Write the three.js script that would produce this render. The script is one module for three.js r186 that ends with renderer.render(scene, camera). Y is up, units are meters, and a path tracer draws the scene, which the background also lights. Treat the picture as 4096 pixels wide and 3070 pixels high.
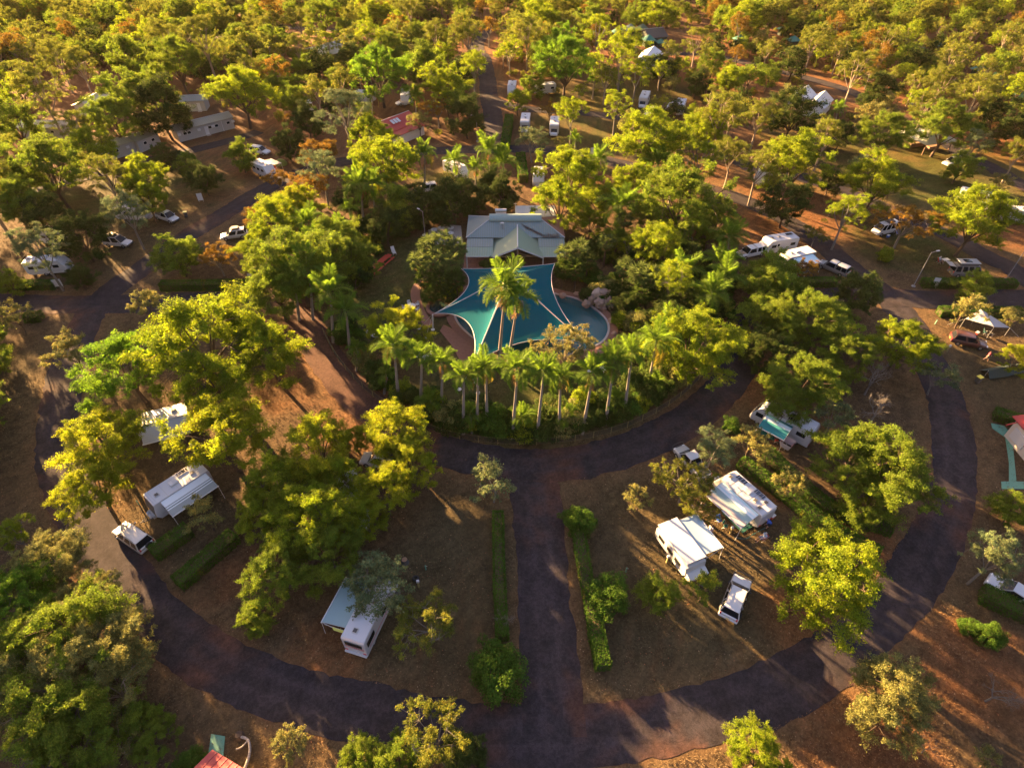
import * as THREE from 'three';
import { mergeGeometries } from 'three/addons/utils/BufferGeometryUtils.js';
import { RoundedBoxGeometry } from 'three/addons/geometries/RoundedBoxGeometry.js';
import { FontLoader } from 'three/addons/loaders/FontLoader.js';
import { TextGeometry } from 'three/addons/geometries/TextGeometry.js';
import { ImprovedNoise } from 'three/addons/math/ImprovedNoise.js';

// ---------------------------------------------------------------- camera, sky, sun, exposure
const FLY = 55, PITCH = THREE.MathUtils.degToRad(42.6), FOCAL = 1289, MIDX = 1106, MIDY = 829;
const scene = new THREE.Scene();
const camera = new THREE.PerspectiveCamera(2 * Math.atan(MIDY / FOCAL) * 180 / Math.PI, 1024 / 767, 0.5, 4000);
camera.position.set(0, FLY, 0);
camera.rotation.set(-PITCH, 0, 0);
const renderer = new THREE.WebGLRenderer({ antialias: true });
renderer.toneMapping = THREE.LinearToneMapping;
renderer.toneMappingExposure = 16.2;
renderer.shadowMap.enabled = true;

const SUN_EL = 0.200, SUN_AZ = new THREE.Vector2(-1, -1.06).normalize();   // low sun ahead of the camera, to the side
const sunDir = new THREE.Vector3(SUN_AZ.x * Math.cos(SUN_EL), Math.sin(SUN_EL), SUN_AZ.y * Math.cos(SUN_EL));
{
  const W = 512, H = 256, data = new Float32Array(W * H * 4);
  const mix = (a, b, t) => a + (b - a) * t;
  for (let j = 0; j < H; j++) {
    const up = ((j + 0.5) / H - 0.5) * Math.PI, y = Math.sin(up);
    for (let i = 0; i < W; i++) {
      const th = ((i + 0.5) / W - 0.5) * 2 * Math.PI;
      const d = new THREE.Vector3(Math.cos(th) * Math.cos(up), y, Math.sin(th) * Math.cos(up));
      const t = Math.pow(Math.max(0, y), 0.45), c = Math.max(0, d.dot(sunDir)), glow = 0.5 * Math.pow(c, 6) + 1.6 * Math.pow(c, 40);
      const lowly = y < 0 ? Math.exp(y * 9) : 1;
      const o = (j * W + i) * 4;
      data[o] = (mix(0.074, 0.0285, t) + glow * 0.34) * lowly;
      data[o + 1] = (mix(0.064, 0.0360, t) + glow * 0.19) * lowly;
      data[o + 2] = (mix(0.062, 0.0610, t) + glow * 0.07) * lowly;
      data[o + 3] = 1;
    }
  }
  const sky = new THREE.DataTexture(data, W, H, THREE.RGBAFormat, THREE.FloatType);
  sky.mapping = THREE.EquirectangularReflectionMapping; sky.magFilter = THREE.LinearFilter; sky.needsUpdate = true;
  scene.background = sky; scene.environment = sky;
}
const sun = new THREE.DirectionalLight(new THREE.Color(1, 0.60, 0.255), 5);
sun.position.copy(sunDir).multiplyScalar(300); sun.castShadow = true; sun.shadow.radius = 1.2;
sun.shadow.mapSize.set(4096, 4096);
Object.assign(sun.shadow.camera, { left: -260, right: 260, top: 260, bottom: -260, near: 1, far: 900 });
sun.target.position.set(0, 0, -120); sun.position.add(sun.target.position);
scene.add(sun, sun.target);
scene.fog = new THREE.FogExp2(new THREE.Color(1, 0.86, 0.55), 0.000022);

// ---------------------------------------------------------------- helpers
function rng(seed) { let a = seed >>> 0; return () => { a = (a + 0x6D2B79F5) | 0; let t = Math.imul(a ^ (a >>> 15), 1 | a); t = (t + Math.imul(t ^ (t >>> 7), 61 | t)) ^ t; return ((t ^ (t >>> 14)) >>> 0) / 4294967296; }; }
const perlin = new ImprovedNoise();
const noise = (x, y, z = 0) => perlin.noise(x, y, z);
const fbm = (x, y, n = 4) => { let s = 0, a = 0.5, f = 1; for (let i = 0; i < n; i++) { s += a * noise(x * f + 7.3 * i, y * f + 3.1, i * 5.7); a *= 0.5; f *= 2.03; } return s; };
const V = (x, y, z) => new THREE.Vector3(x, y, z);
const clamp = THREE.MathUtils.clamp, lerp = THREE.MathUtils.lerp, smooth = THREE.MathUtils.smoothstep, TAU = Math.PI * 2;
// the place was surveyed from an aerial print: sheet position -> metres on the level ground (or on a level h above it)
const sP = Math.sin(PITCH), cP = Math.cos(PITCH);
function spot(u, v, h = 0) { const d = (v - MIDY) / FOCAL, z = (FLY - h) / (sP + d * cP); return V((u - MIDX) / FOCAL * z, h, -z * (cP - d * sP)); }
const depthAt = (v, h = 0) => (FLY - h) / (sP + (v - MIDY) / FOCAL * cP);

const col = (r, g, b) => new THREE.Color().setRGB(r, g, b);
const mat = (r, g, b, rough = 0.8, extra = {}) => new THREE.MeshStandardMaterial({ color: col(r, g, b), roughness: rough, ...extra });
const taken = new Map();
function numbered(name) { const n = taken.get(name) ?? 0; taken.set(name, n + 1); return n ? name + '_' + String(n).padStart(3, '0') : name; }
function bare(g) {
  g = g.index ? g.toNonIndexed() : g;
  for (const k of Object.keys(g.attributes)) if (!['position', 'normal', 'uv'].includes(k)) g.deleteAttribute(k);
  if (!g.attributes.normal) g.computeVertexNormals();
  if (!g.attributes.uv) g.setAttribute('uv', new THREE.BufferAttribute(new Float32Array(g.attributes.position.count * 2), 2));
  return g;
}
const mg = (list) => { list = [].concat(list); return list.length === 1 ? list[0] : mergeGeometries(list.map(bare)); };
function shadows(o) { o.castShadow = o.receiveShadow = true; return o; }
function part(name, geos, material, parent) { const m = shadows(new THREE.Mesh(mg(geos), material)); m.name = name; parent.add(m); return m; }
function tag(o, label, category, group, kind) { if (label) o.userData.label = label; if (category) o.userData.category = category; if (group) o.userData.group = group; if (kind) o.userData.kind = kind; return o; }
function thing(name, label, category, pos = V(0, 0, 0), turn = 0, group) {
  const o = new THREE.Group(); o.name = numbered(name); o.position.copy(pos); o.rotation.y = turn; scene.add(o);
  return tag(o, label, category, group);
}
function solo(name, geos, material, label, category, group) { const m = shadows(new THREE.Mesh(mg(geos), material)); m.name = numbered(name); scene.add(m); return tag(m, label, category, group); }
function ground(name, geos, material) { const m = shadows(new THREE.Mesh(mg(geos), material)); m.name = numbered(name); m.userData.kind = 'structure'; scene.add(m); return m; }
function copy(src, label, pos, turn, scale = 1, group) {
  const o = src.clone(); o.userData = { ...src.userData }; o.name = numbered(src.name.replace(/_\d{3}$/, '')); o.position.copy(pos); o.rotation.y = turn; o.scale.setScalar(scale); scene.add(o);
  if (label) o.userData.label = label; if (group) o.userData.group = group; return o;
}
const box = (w, h, d, x = 0, y = 0, z = 0, ry = 0, rz = 0, rx = 0) => { const g = new THREE.BoxGeometry(w, h, d); if (rz) g.rotateZ(rz); if (rx) g.rotateX(rx); if (ry) g.rotateY(ry); return g.translate(x, y, z); };
const rbox = (w, h, d, r, x = 0, y = 0, z = 0, seg = 2) => new RoundedBoxGeometry(w, h, d, seg, r).translate(x, y, z);
const cyl = (r1, r2, h, x = 0, y = 0, z = 0, n = 14, axis = 'y') => { const g = new THREE.CylinderGeometry(r1, r2, h, n); if (axis === 'x') g.rotateZ(Math.PI / 2); if (axis === 'z') g.rotateX(Math.PI / 2); return g.translate(x, y, z); };
const ball = (r, x, y, z, sx = 1, sy = 1, sz = 1, n = 12) => new THREE.SphereGeometry(r, n, n - 2).scale(sx, sy, sz).translate(x, y, z);
function rod(a, b, r, r2 = r, n = 6) { const d = b.clone().sub(a), g = new THREE.CylinderGeometry(r2, r, d.length(), n); g.applyQuaternion(new THREE.Quaternion().setFromUnitVectors(V(0, 1, 0), d.clone().normalize())); return g.translate((a.x + b.x) / 2, (a.y + b.y) / 2, (a.z + b.z) / 2); }
function tube(pts, r, n = 6, seg = 0) { return new THREE.TubeGeometry(new THREE.CatmullRomCurve3(pts), seg || pts.length * 4, r, n); }
function outline(pts) { const s = new THREE.Shape(); pts.forEach(([x, y], i) => i ? s.lineTo(x, y) : s.moveTo(x, y)); s.closePath(); return s; }
// side profile in x, y drawn out along z
function profile(pts, w, bevel = 0.04) { return new THREE.ExtrudeGeometry(outline(pts), { depth: w - 2 * bevel, bevelEnabled: bevel > 0, bevelSize: bevel, bevelThickness: bevel, bevelSegments: 2, bevelOffset: -bevel }).translate(0, 0, -w / 2 + bevel); }
// flat outline in x, z laid down with a thickness
function slabXZ(pts, t, y = 0, bevel = 0) { const g = new THREE.ExtrudeGeometry(outline(pts.map(([x, z]) => [x, -z])), { depth: t, bevelEnabled: bevel > 0, bevelSize: bevel, bevelThickness: bevel, bevelSegments: 1 }); return g.rotateX(-Math.PI / 2).translate(0, y, 0); }
// a panel between four corners, t thick
function panel(a, b, c, d, t) {
  const n = b.clone().sub(a).cross(d.clone().sub(a)).normalize().multiplyScalar(t), P = [a, b, c, d], Q = P.map((p) => p.clone().add(n)), o = [];
  const q = (p0, p1, p2, p3) => o.push(p0, p1, p2, p0, p2, p3);
  q(Q[0], Q[1], Q[2], Q[3]); q(P[3], P[2], P[1], P[0]);
  for (let i = 0; i < 4; i++) { const j = (i + 1) % 4; q(P[i], P[j], Q[j], Q[i]); }
  const g = new THREE.BufferGeometry().setFromPoints(o); g.computeVertexNormals(); return g;
}
// loft of rounded cross sections along x: [x, bottom, top, half width low, half width high]
function loft(sections, round = 0.12, caps = true) {
  const ring = ([x, y0, y1, w0, w1]) => { const r = Math.min(round, (y1 - y0) * 0.45, w1 * 0.45), p = [];
    p.push(V(x, y0, -w0 + r * 0.6), V(x, y0 + r * 0.6, -w0), V(x, lerp(y0, y1, 0.55), -lerp(w0, w1, 0.35)), V(x, y1 - r, -w1), V(x, y1 - r * 0.3, -w1 + r * 0.3), V(x, y1, -w1 + r));
    return p.concat(p.map((q) => V(q.x, q.y, -q.z)).reverse()); };
  const R = sections.map(ring), n = R[0].length, pos = [], idx = [];
  for (const r of R) for (const p of r) pos.push(p.x, p.y, p.z);
  for (let i = 0; i + 1 < R.length; i++) for (let k = 0; k < n; k++) { const a = i * n + k, b = i * n + (k + 1) % n; idx.push(a, a + n, b, b, a + n, b + n); }
  const g = new THREE.BufferGeometry(); g.setAttribute('position', new THREE.Float32BufferAttribute(pos, 3)); g.setIndex(idx); g.computeVertexNormals();
  if (!caps) return g;
  const cap = (r, flip) => { const c = r.reduce((s, p) => s.add(p), V(0, 0, 0)).divideScalar(n), o = []; for (let k = 0; k < n; k++) { const a = r[k], b = r[(k + 1) % n]; flip ? o.push(c, b, a) : o.push(c, a, b); } const q = new THREE.BufferGeometry().setFromPoints(o); q.computeVertexNormals(); return q; };
  return mg([g, cap(R[0], false), cap(R[R.length - 1], true)]);
}
// set a vehicle down from where its two ends were surveyed (front first), at height h
function place(o, fu, fv, ru, rv, h = 0, shift = 0) {
  const f = spot(fu, fv, h), r = spot(ru, rv, h), d = f.clone().sub(r).setY(0).normalize();
  o.position.set((f.x + r.x) / 2 + d.x * shift, 0, (f.z + r.z) / 2 + d.z * shift); o.rotation.y = Math.atan2(-d.z, d.x);
  o.userData.span = f.distanceTo(r); return o;
}
// grain textures (values around one, multiplied onto the colours)
function grain(size, fn, srgb = true) {
  const d = new Uint8Array(size * size * 4);
  for (let j = 0; j < size; j++) for (let i = 0; i < size; i++) { const c = fn(i, j), o = (j * size + i) * 4; for (let k = 0; k < 3; k++) d[o + k] = clamp(Math.round((Array.isArray(c) ? c[k] : c) * 255), 0, 255); d[o + 3] = 255; }
  const t = new THREE.DataTexture(d, size, size); t.wrapS = t.wrapT = THREE.RepeatWrapping; t.magFilter = THREE.LinearFilter; t.minFilter = THREE.LinearMipmapLinearFilter; if (srgb) t.colorSpace = THREE.SRGBColorSpace; t.needsUpdate = true; return t;
}
class Leaves {   // gathers leaf blades into one mesh with a tint for each blade
  constructor(r) { this.p = []; this.c = []; this.i = []; this.r = r; }
  blade(at, dir, side, len, wid, tint, fold = 0.12) {
    const n = this.p.length / 3, up = V(0, 0, 0).crossVectors(side, dir).multiplyScalar(fold * wid), m = at.clone().addScaledVector(dir, len * 0.45), tip = at.clone().addScaledVector(dir, len);
    const l = m.clone().addScaledVector(side, wid / 2).add(up), q = m.clone().addScaledVector(side, -wid / 2).add(up);
    for (const v of [at, l, tip, q]) this.p.push(v.x, v.y, v.z);
    for (let k = 0; k < 4; k++) this.c.push(...tint);
    this.i.push(n, n + 1, n + 2, n, n + 2, n + 3);
  }
  build() { const g = new THREE.BufferGeometry(); g.setAttribute('position', new THREE.Float32BufferAttribute(this.p, 3)); g.setAttribute('color', new THREE.Float32BufferAttribute(this.c, 3)); g.setIndex(this.i); const f = g.toNonIndexed(); f.computeVertexNormals(); return f; }
}
const unit = (r) => { const z = r() * 2 - 1, t = r() * TAU, s = Math.sqrt(1 - z * z); return V(s * Math.cos(t), z, s * Math.sin(t)); };
// ---------------------------------------------------------------- roads, traced along their middle lines
const roadLines = [
  { w: 4.8, pts: [[500, 452], [455, 478], [400, 512], [345, 550], [300, 585], [255, 615], [215, 650], [190, 690], [165, 745], [145, 800], [132, 860], [124, 930], [128, 1000], [150, 1065], [185, 1130], [225, 1190], [275, 1260], [335, 1330], [400, 1385], [470, 1432], [553, 1470], [650, 1505], [750, 1532], [850, 1555], [950, 1573], [1050, 1584], [1150, 1590], [1250, 1588], [1350, 1578], [1450, 1561], [1550, 1535], [1640, 1503], [1720, 1467], [1800, 1420], [1870, 1368], [1930, 1308], [1985, 1232], [2030, 1150], [2058, 1060], [2062, 980], [2052, 900], [2032, 830], [2003, 770], [1968, 705], [1938, 665], [1909, 632], [1871, 602], [1834, 575], [1799, 547], [1769, 522], [1710, 482], [1640, 446], [1500, 398], [1350, 356], [1230, 333], [1150, 322], [1075, 322], [1000, 323], [915, 327], [780, 342], [650, 372], [560, 415], [500, 452]] },
  { w: 5.3, pts: [[1148, 985], [1152, 1040], [1160, 1100], [1168, 1170], [1174, 1240], [1180, 1320], [1185, 1400], [1190, 1480], [1193, 1590]] },
  { w: 5.0, pts: [[560, 642], [600, 648], [640, 672], [672, 722], [702, 770], [742, 822], [792, 872], [850, 917], [905, 950], [965, 974], [1035, 992], [1110, 1003], [1195, 1003], [1285, 988], [1365, 967], [1440, 937], [1502, 895], [1552, 850], [1590, 800], [1602, 750], [1604, 705], [1630, 672], [1700, 650], [1800, 640], [1909, 636]] },
  { w: 5.0, pts: [[560, 642], [470, 648], [360, 652], [260, 656], [180, 657], [80, 657], [-60, 656]] },
  { w: 5.2, pts: [[1905, 640], [1980, 646], [2060, 648], [2140, 646], [2280, 644]] },
  { w: 5.2, pts: [[1078, 325], [1074, 300], [1064, 250], [1056, 205], [1051, 160], [1043, 125], [1030, 105], [1036, 84], [1050, 64], [1080, 56]] },
  { w: 4.4, pts: [[1058, 212], [1090, 224], [1131, 234], [1220, 241], [1306, 249], [1390, 263], [1480, 290], [1560, 330], [1640, 372]] },
  { w: 4.6, pts: [[560, 52], [640, 60], [780, 66], [920, 64], [1050, 62], [1180, 58]] },
  { w: 4.6, pts: [[2280, 440], [2212, 402], [2134, 357], [2084, 336], [2050, 310], [1996, 274], [1934, 246], [1859, 208], [1819, 191], [1740, 168], [1659, 148], [1560, 124], [1480, 116], [1400, 118]] },
  { w: 4.6, pts: [[2290, 650], [2240, 620], [2212, 604], [2184, 578], [2134, 556], [2084, 527], [2030, 500], [1950, 468], [1880, 436], [1800, 405], [1700, 372]] },
  { w: 4.0, pts: [[560, 284], [540, 291], [470, 311], [400, 328], [275, 358], [150, 392], [40, 420]] },
];
const roadPts = [];
function asphaltGrain() {   // stone chips, patches of older seal and thin wandering cracks
  const r = rng(11), n = 1024, a = new Float32Array(n * n), dark = new Float32Array(n * n); for (let i = 0; i < n * n; i++) a[i] = r();
  const at = (i, j, s) => { const m = n / s, x = i / s, y = j / s, x0 = Math.floor(x), y0 = Math.floor(y), fx = x - x0, fy = y - y0, q = (p, t) => a[((t % m) * s) * n + (p % m) * s]; return lerp(lerp(q(x0, y0), q(x0 + 1, y0), fx), lerp(q(x0, y0 + 1), q(x0 + 1, y0 + 1), fx), fy); };
  for (let c = 0; c < 9; c++) { let x = r() * n, y = r() * n, d = r() * TAU; for (let k = 0; k < 420; k++) { d += (r() - 0.5) * 0.5; x = (x + Math.cos(d) + n) % n; y = (y + Math.sin(d) + n) % n; for (let q = 0; q < 2; q++) dark[((Math.floor(y) + q) % n) * n + Math.floor(x)] = 0.22; } }
  return grain(n, (i, j) => { const s = 0.3 * at(i, j, 1) + 0.3 * at(i, j, 4) + 0.25 * at(i, j, 16) + 0.15 * at(i, j, 64), chip = at(i + 9, j + 5, 2); return clamp(0.50 + 0.62 * s + (chip > 0.9 ? 0.09 : 0) - dark[j * n + i], 0.2, 1); });
}
const asphaltMap = asphaltGrain();
const asphaltMat = new THREE.MeshPhysicalMaterial({ color: 0xffffff, specularIntensity: 0.15, vertexColors: true, map: asphaltMap, roughness: 0.93, bumpMap: asphaltMap, bumpScale: 0.02 });
roadLines.forEach((rd, ri) => {
  const curve = new THREE.CatmullRomCurve3(rd.pts.map(([u, v]) => spot(u, v)), false, 'centripetal'), len = curve.getLength(), n = Math.ceil(len / 0.7), P = curve.getSpacedPoints(n), K = 9;
  const pos = [], color = [], uv = [], idx = [], y = 0.018 + ri * 0.005;
  P.forEach((p, i) => {
    const a = P[Math.max(0, i - 1)], b = P[Math.min(n, i + 1)], d = b.clone().sub(a).normalize(), nx = -d.z, nz = d.x;
    roadPts.push([p.x, p.z, rd.w / 2]);
    for (let k = 0; k <= K; k++) {
      const t = k / K * 2 - 1, side = Math.sign(t), ragged = Math.abs(t) > 0.99 ? 0.34 * noise(i * 0.31, side * 9 + ri) + 0.3 * noise(i * 0.9, side * 5 + ri * 3) + 0.5 * noise(i * 0.06, side * 3 + ri) : 0;
      const o = t * rd.w / 2 + side * ragged, x = p.x + nx * o, z = p.z + nz * o;
      pos.push(x, y, z); uv.push(x / 12.3, z / 12.3);
      // worn wheel lines, red dust and patches of older seal
      const wheel = Math.exp(-Math.pow((Math.abs(o) - 0.85) / 0.4, 2)), f = fbm(x * 0.09 + 40, z * 0.09), f2 = fbm(x * 0.6, z * 0.6 + 9, 3);
      const dirt = ri === 2 && x < -9 && z > -95 ? 1 : 0, dust = clamp(0.8 * dirt + smooth(f + 0.35 * f2 + 0.14 * (Math.abs(t) - 0.35) + 0.1 * noise(x * 2.2, z * 2.2), 0.1, 0.5) * (1 - 0.5 * wheel), 0, 0.95), old = 1 + 0.45 * f2 + 0.22 * wheel + 0.18 * noise(x * 1.7, z * 1.7);
      color.push(lerp(0.047 * old, 0.125, dust), lerp(0.0405 * old, 0.062, dust), lerp(0.045 * old, 0.042, dust));
    }
    if (i) for (let k = 0; k < K; k++) { const a0 = (i - 1) * (K + 1) + k, b0 = a0 + K + 1; idx.push(a0, a0 + 1, b0, b0, a0 + 1, b0 + 1); }
  });
  const g = new THREE.BufferGeometry(); g.setAttribute('position', new THREE.Float32BufferAttribute(pos, 3)); g.setAttribute('color', new THREE.Float32BufferAttribute(color, 3)); g.setAttribute('uv', new THREE.Float32BufferAttribute(uv, 2)); g.setIndex(idx); g.computeVertexNormals();
  if (g.attributes.normal.getY(0) < 0) { const x = g.index.array; for (let i = 0; i < x.length; i += 3) { const t = x[i]; x[i] = x[i + 1]; x[i + 1] = t; } g.computeVertexNormals(); }
  ground('road', g, asphaltMat);
});
// nearest distance to any road edge, looked up through a coarse grid
const cell = 8, roadGrid = new Map();
for (const q of roadPts) { const k = Math.floor(q[0] / cell) + ',' + Math.floor(q[1] / cell); if (!roadGrid.has(k)) roadGrid.set(k, []); roadGrid.get(k).push(q); }
function roadGap(x, z) { let best = 9; const cx = Math.floor(x / cell), cz = Math.floor(z / cell); for (let i = -1; i <= 1; i++) for (let j = -1; j <= 1; j++) for (const q of roadGrid.get((cx + i) + ',' + (cz + j)) ?? []) best = Math.min(best, Math.hypot(q[0] - x, q[1] - z) - q[2]); return best; }

// ---------------------------------------------------------------- the ground: what it is made of, place by place
const poolMid = spot(1110, 690);
const poolLine = [[985, 662], [1010, 632], [1060, 613], [1130, 615], [1205, 638], [1238, 645], [1266, 657], [1292, 675], [1310, 696], [1312, 716], [1300, 737], [1271, 752], [1230, 766], [1180, 776], [1120, 771], [1060, 752], [1010, 718], [987, 690]].map(([u, v]) => spot(u, v));
const poolCurve = new THREE.CatmullRomCurve3(poolLine, true), poolEdge = poolCurve.getPoints(90).map((p) => [p.x, p.z]);
const inside = (poly, x, z) => { let c = false; for (let i = 0, j = poly.length - 1; i < poly.length; j = i++) { const [xi, zi] = poly[i], [xj, zj] = poly[j]; if ((zi > z) !== (zj > z) && x < (xj - xi) * (z - zi) / (zj - zi) + xi) c = !c; } return c; };
const poolMean = poolEdge.reduce((s, p) => [s[0] + p[0] / poolEdge.length, s[1] + p[1] / poolEdge.length], [0, 0]), grown = (k) => poolEdge.map(([x, z]) => { const dx = x - poolMean[0], dz = z - poolMean[1], l = Math.hypot(dx, dz); return [x + dx / l * k, z + dz / l * k]; }), poolWide = grown(0.35);
const zones = [   // survey position, radius in metres, kind of ground
  [850, 600, 13, 'lawn'], [880, 690, 10, 'lawn'], [1010, 860, 9, 'lawn'], [1180, 850, 12, 'lawn'], [1300, 840, 8, 'lawn'],
  [1930, 350, 30, 'lawn'], [2060, 380, 20, 'lawn'], [1290, 290, 22, 'lawn'], [1950, 520, 12, 'lawn'], [300, 400, 18, 'lawn'], [1340, 200, 24, 'lawn'], [1000, 380, 10, 'lawn'],
  [700, 800, 8, 'soil'], [770, 900, 6, 'soil'], [330, 1350, 4, 'soil'], [1720, 470, 16, 'soil'], [1230, 395, 8, 'soil'], [1500, 130, 30, 'soil'], [220, 170, 26, 'soil'], [720, 75, 34, 'soil'], [1100, 85, 34, 'soil'], [2170, 480, 12, 'soil'], [2130, 300, 18, 'soil'], [1960, 190, 20, 'soil'],
  [460, 1262, 3, 'soil'], [520, 1232, 3, 'soil'], [1700, 1052, 2.5, 'soil'], [1800, 1122, 3, 'soil'], [1900, 1172, 3, 'soil'], [1610, 790, 5, 'soil'], [1650, 850, 5, 'soil'], [2100, 1450, 6, 'soil'], [1900, 1620, 6, 'soil'], [700, 1420, 4, 'soil'], [1720, 1330, 4, 'soil'], [240, 1280, 5, 'soil'], [1000, 1180, 8, 'mown'], [950, 1300, 9, 'mown'], [1400, 1200, 9, 'mown'], [1420, 1400, 8, 'mown'], [1600, 1300, 9, 'mown'], [350, 1180, 9, 'mown'], [60, 850, 12, 'mown'], [2120, 800, 8, 'mown'], [300, 550, 9, 'mown'],
].map(([u, v, r, k]) => { const p = spot(u, v); return [p.x, p.z, r, k]; });
const ruts = [[1420, 1500, 1480, 1250], [1560, 1480, 1590, 1330], [760, 1500, 775, 1390], [900, 1530, 960, 1250], [180, 1120, 330, 1090], [140, 960, 300, 915], [1960, 1200, 1760, 1100], [2050, 980, 1760, 900], [1400, 1020, 1500, 960], [1350, 1560, 1340, 1330], [1020, 1560, 1010, 1200], [1990, 700, 2060, 740], [1900, 560, 1960, 530]].map(([a, b, c, d]) => { const p = spot(a, b), q = spot(c, d); return [p.x, p.z, q.x, q.z]; });
const KINDS = { litter: [0.090, 0.058, 0.037], straw: [0.190, 0.126, 0.064], lawn: [0.056, 0.084, 0.018], soil: [0.235, 0.094, 0.036], mown: [0.088, 0.076, 0.040] };
function groundColor(x, z) {
  const far = smooth(-z, 95, 150), w = { litter: 0.75, straw: 0.22 + 0.2 * (1 - far), lawn: 0.04, soil: 0.08 + 0.7 * far, mown: 0.55 * (1 - far) };
  for (const [zx, zz, r, k] of zones) { const d = Math.hypot(x - zx, z - zz) / r + 0.7 * fbm(x * 0.11, z * 0.11 + 31); if (d < 1.2) w[k] += 2.4 * smooth(1.2 - d, 0, 0.7); }
  for (const [ax, az, bx, bz] of ruts) { const dx = bx - ax, dz = bz - az, l2 = dx * dx + dz * dz, t = clamp(((x - ax) * dx + (z - az) * dz) / l2, 0, 1), o = ((x - ax) * dz - (z - az) * dx) / Math.sqrt(l2) + 0.3 * noise(x * 0.3, z * 0.3); if (t > 0 && t < 1) w.soil += 0.9 * Math.exp(-Math.pow((Math.abs(o) - 0.75) / 0.3, 2)) * smooth(0.4 + fbm(x * 0.5, z * 0.5), 0.1, 0.6); }
  const gap = roadGap(x, z);
  w.straw += 1.7 * smooth(2.6 - Math.abs(gap - 0.8) + 1.6 * fbm(x * 0.3, z * 0.3), 0.4, 2.6); w.soil += 0.7 * smooth(0.9 - gap + 1.4 * fbm(x * 0.4 + 5, z * 0.4), 0, 1.2);
  const k1 = fbm(x * 0.055 + 3, z * 0.055), k2 = fbm(x * 0.21 + 90, z * 0.21), k3 = fbm(x * 0.8, z * 0.8 + 50, 3), k4 = noise(x * 3.1, z * 3.1);
  w.litter *= Math.exp(2.4 * k1 + 2 * k3); w.straw *= Math.exp(-2.6 * k2 + 1.4 * k4 * 0.5); w.lawn *= Math.exp(2.2 * k2); w.soil *= Math.exp(2.4 * k3 - 1.5 * k1); w.mown *= Math.exp(1.2 * k3 - k2);
  let s = 0; const c = [0, 0, 0]; for (const k in KINDS) { s += w[k]; for (let i = 0; i < 3; i++) c[i] += w[k] * KINDS[k][i]; }
  const v = (1 + 0.55 * k3 + 0.34 * k4 + 0.35 * k2) / s; return c.map((q) => q * v);
}
{
  const axis = (a, b, fa, fb, fine, coarse) => { const o = []; let p = a; while (p < b) { o.push(p); const far = p < fa ? fa - p : p > fb ? p - fb : 0; p += p >= fa && p < fb ? fine : clamp(fine + far * 0.08, fine, coarse); } o.push(b); return o; };
  const X = axis(-900, 900, -72, 72, 0.6, 14), Z = axis(-1200, 120, -125, -8, 0.6, 14), pos = [], color = [], uv = [], idx = [];
  for (const z of Z) for (const x of X) { pos.push(x, 0, z); color.push(...groundColor(x, z)); uv.push(x / 7.3, z / 7.3); }
  for (let j = 0; j + 1 < Z.length; j++) for (let i = 0; i + 1 < X.length; i++) { const a = j * X.length + i, b = a + X.length, mx = (X[i] + X[i + 1]) / 2, mz = (Z[j] + Z[j + 1]) / 2; if (inside(poolWide, mx, mz)) continue; idx.push(a, b, a + 1, a + 1, b, b + 1); }
  const g = new THREE.BufferGeometry(); g.setAttribute('position', new THREE.Float32BufferAttribute(pos, 3)); g.setAttribute('color', new THREE.Float32BufferAttribute(color, 3)); g.setAttribute('uv', new THREE.Float32BufferAttribute(uv, 2)); g.setIndex(idx); g.computeVertexNormals();
  const r = rng(5), n = 1024, a = new Float32Array(n * n); for (let i = 0; i < a.length; i++) a[i] = r();
  const at = (i, j, s) => { const m = n / s, x = i / s, y = j / s, x0 = Math.floor(x), y0 = Math.floor(y), fx = x - x0, fy = y - y0, q = (p, t) => a[((t % m) * s) * n + (p % m) * s]; return lerp(lerp(q(x0, y0), q(x0 + 1, y0), fx), lerp(q(x0, y0 + 1), q(x0 + 1, y0 + 1), fx), fy); };
  const t = grain(n, (i, j) => { const s = 0.26 * at(i, j, 1) + 0.28 * at(i, j, 4) + 0.28 * at(i, j, 16) + 0.18 * at(i, j, 32), k = at(i + 31, j + 7, 2); return [0.54 + 0.62 * s + (k > 0.92 ? 0.1 : 0), 0.54 + 0.62 * s + (k > 0.92 ? 0.08 : 0), 0.54 + 0.62 * s]; });
  ground('ground', g, new THREE.MeshPhysicalMaterial({ vertexColors: true, specularIntensity: 0.1, map: t, bumpMap: t, bumpScale: 0.09, roughness: 1 }));
}
const pool_keep = [];   // places kept clear of scattered growth: x, z, radius
function keep(u, v, r, h = 0) { const p = spot(u, v, h); pool_keep.push([p.x, p.z, r]); }
const kept = (x, z, more = 0) => pool_keep.some((k) => Math.hypot(k[0] - x, k[1] - z) < k[2] + more);
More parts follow.
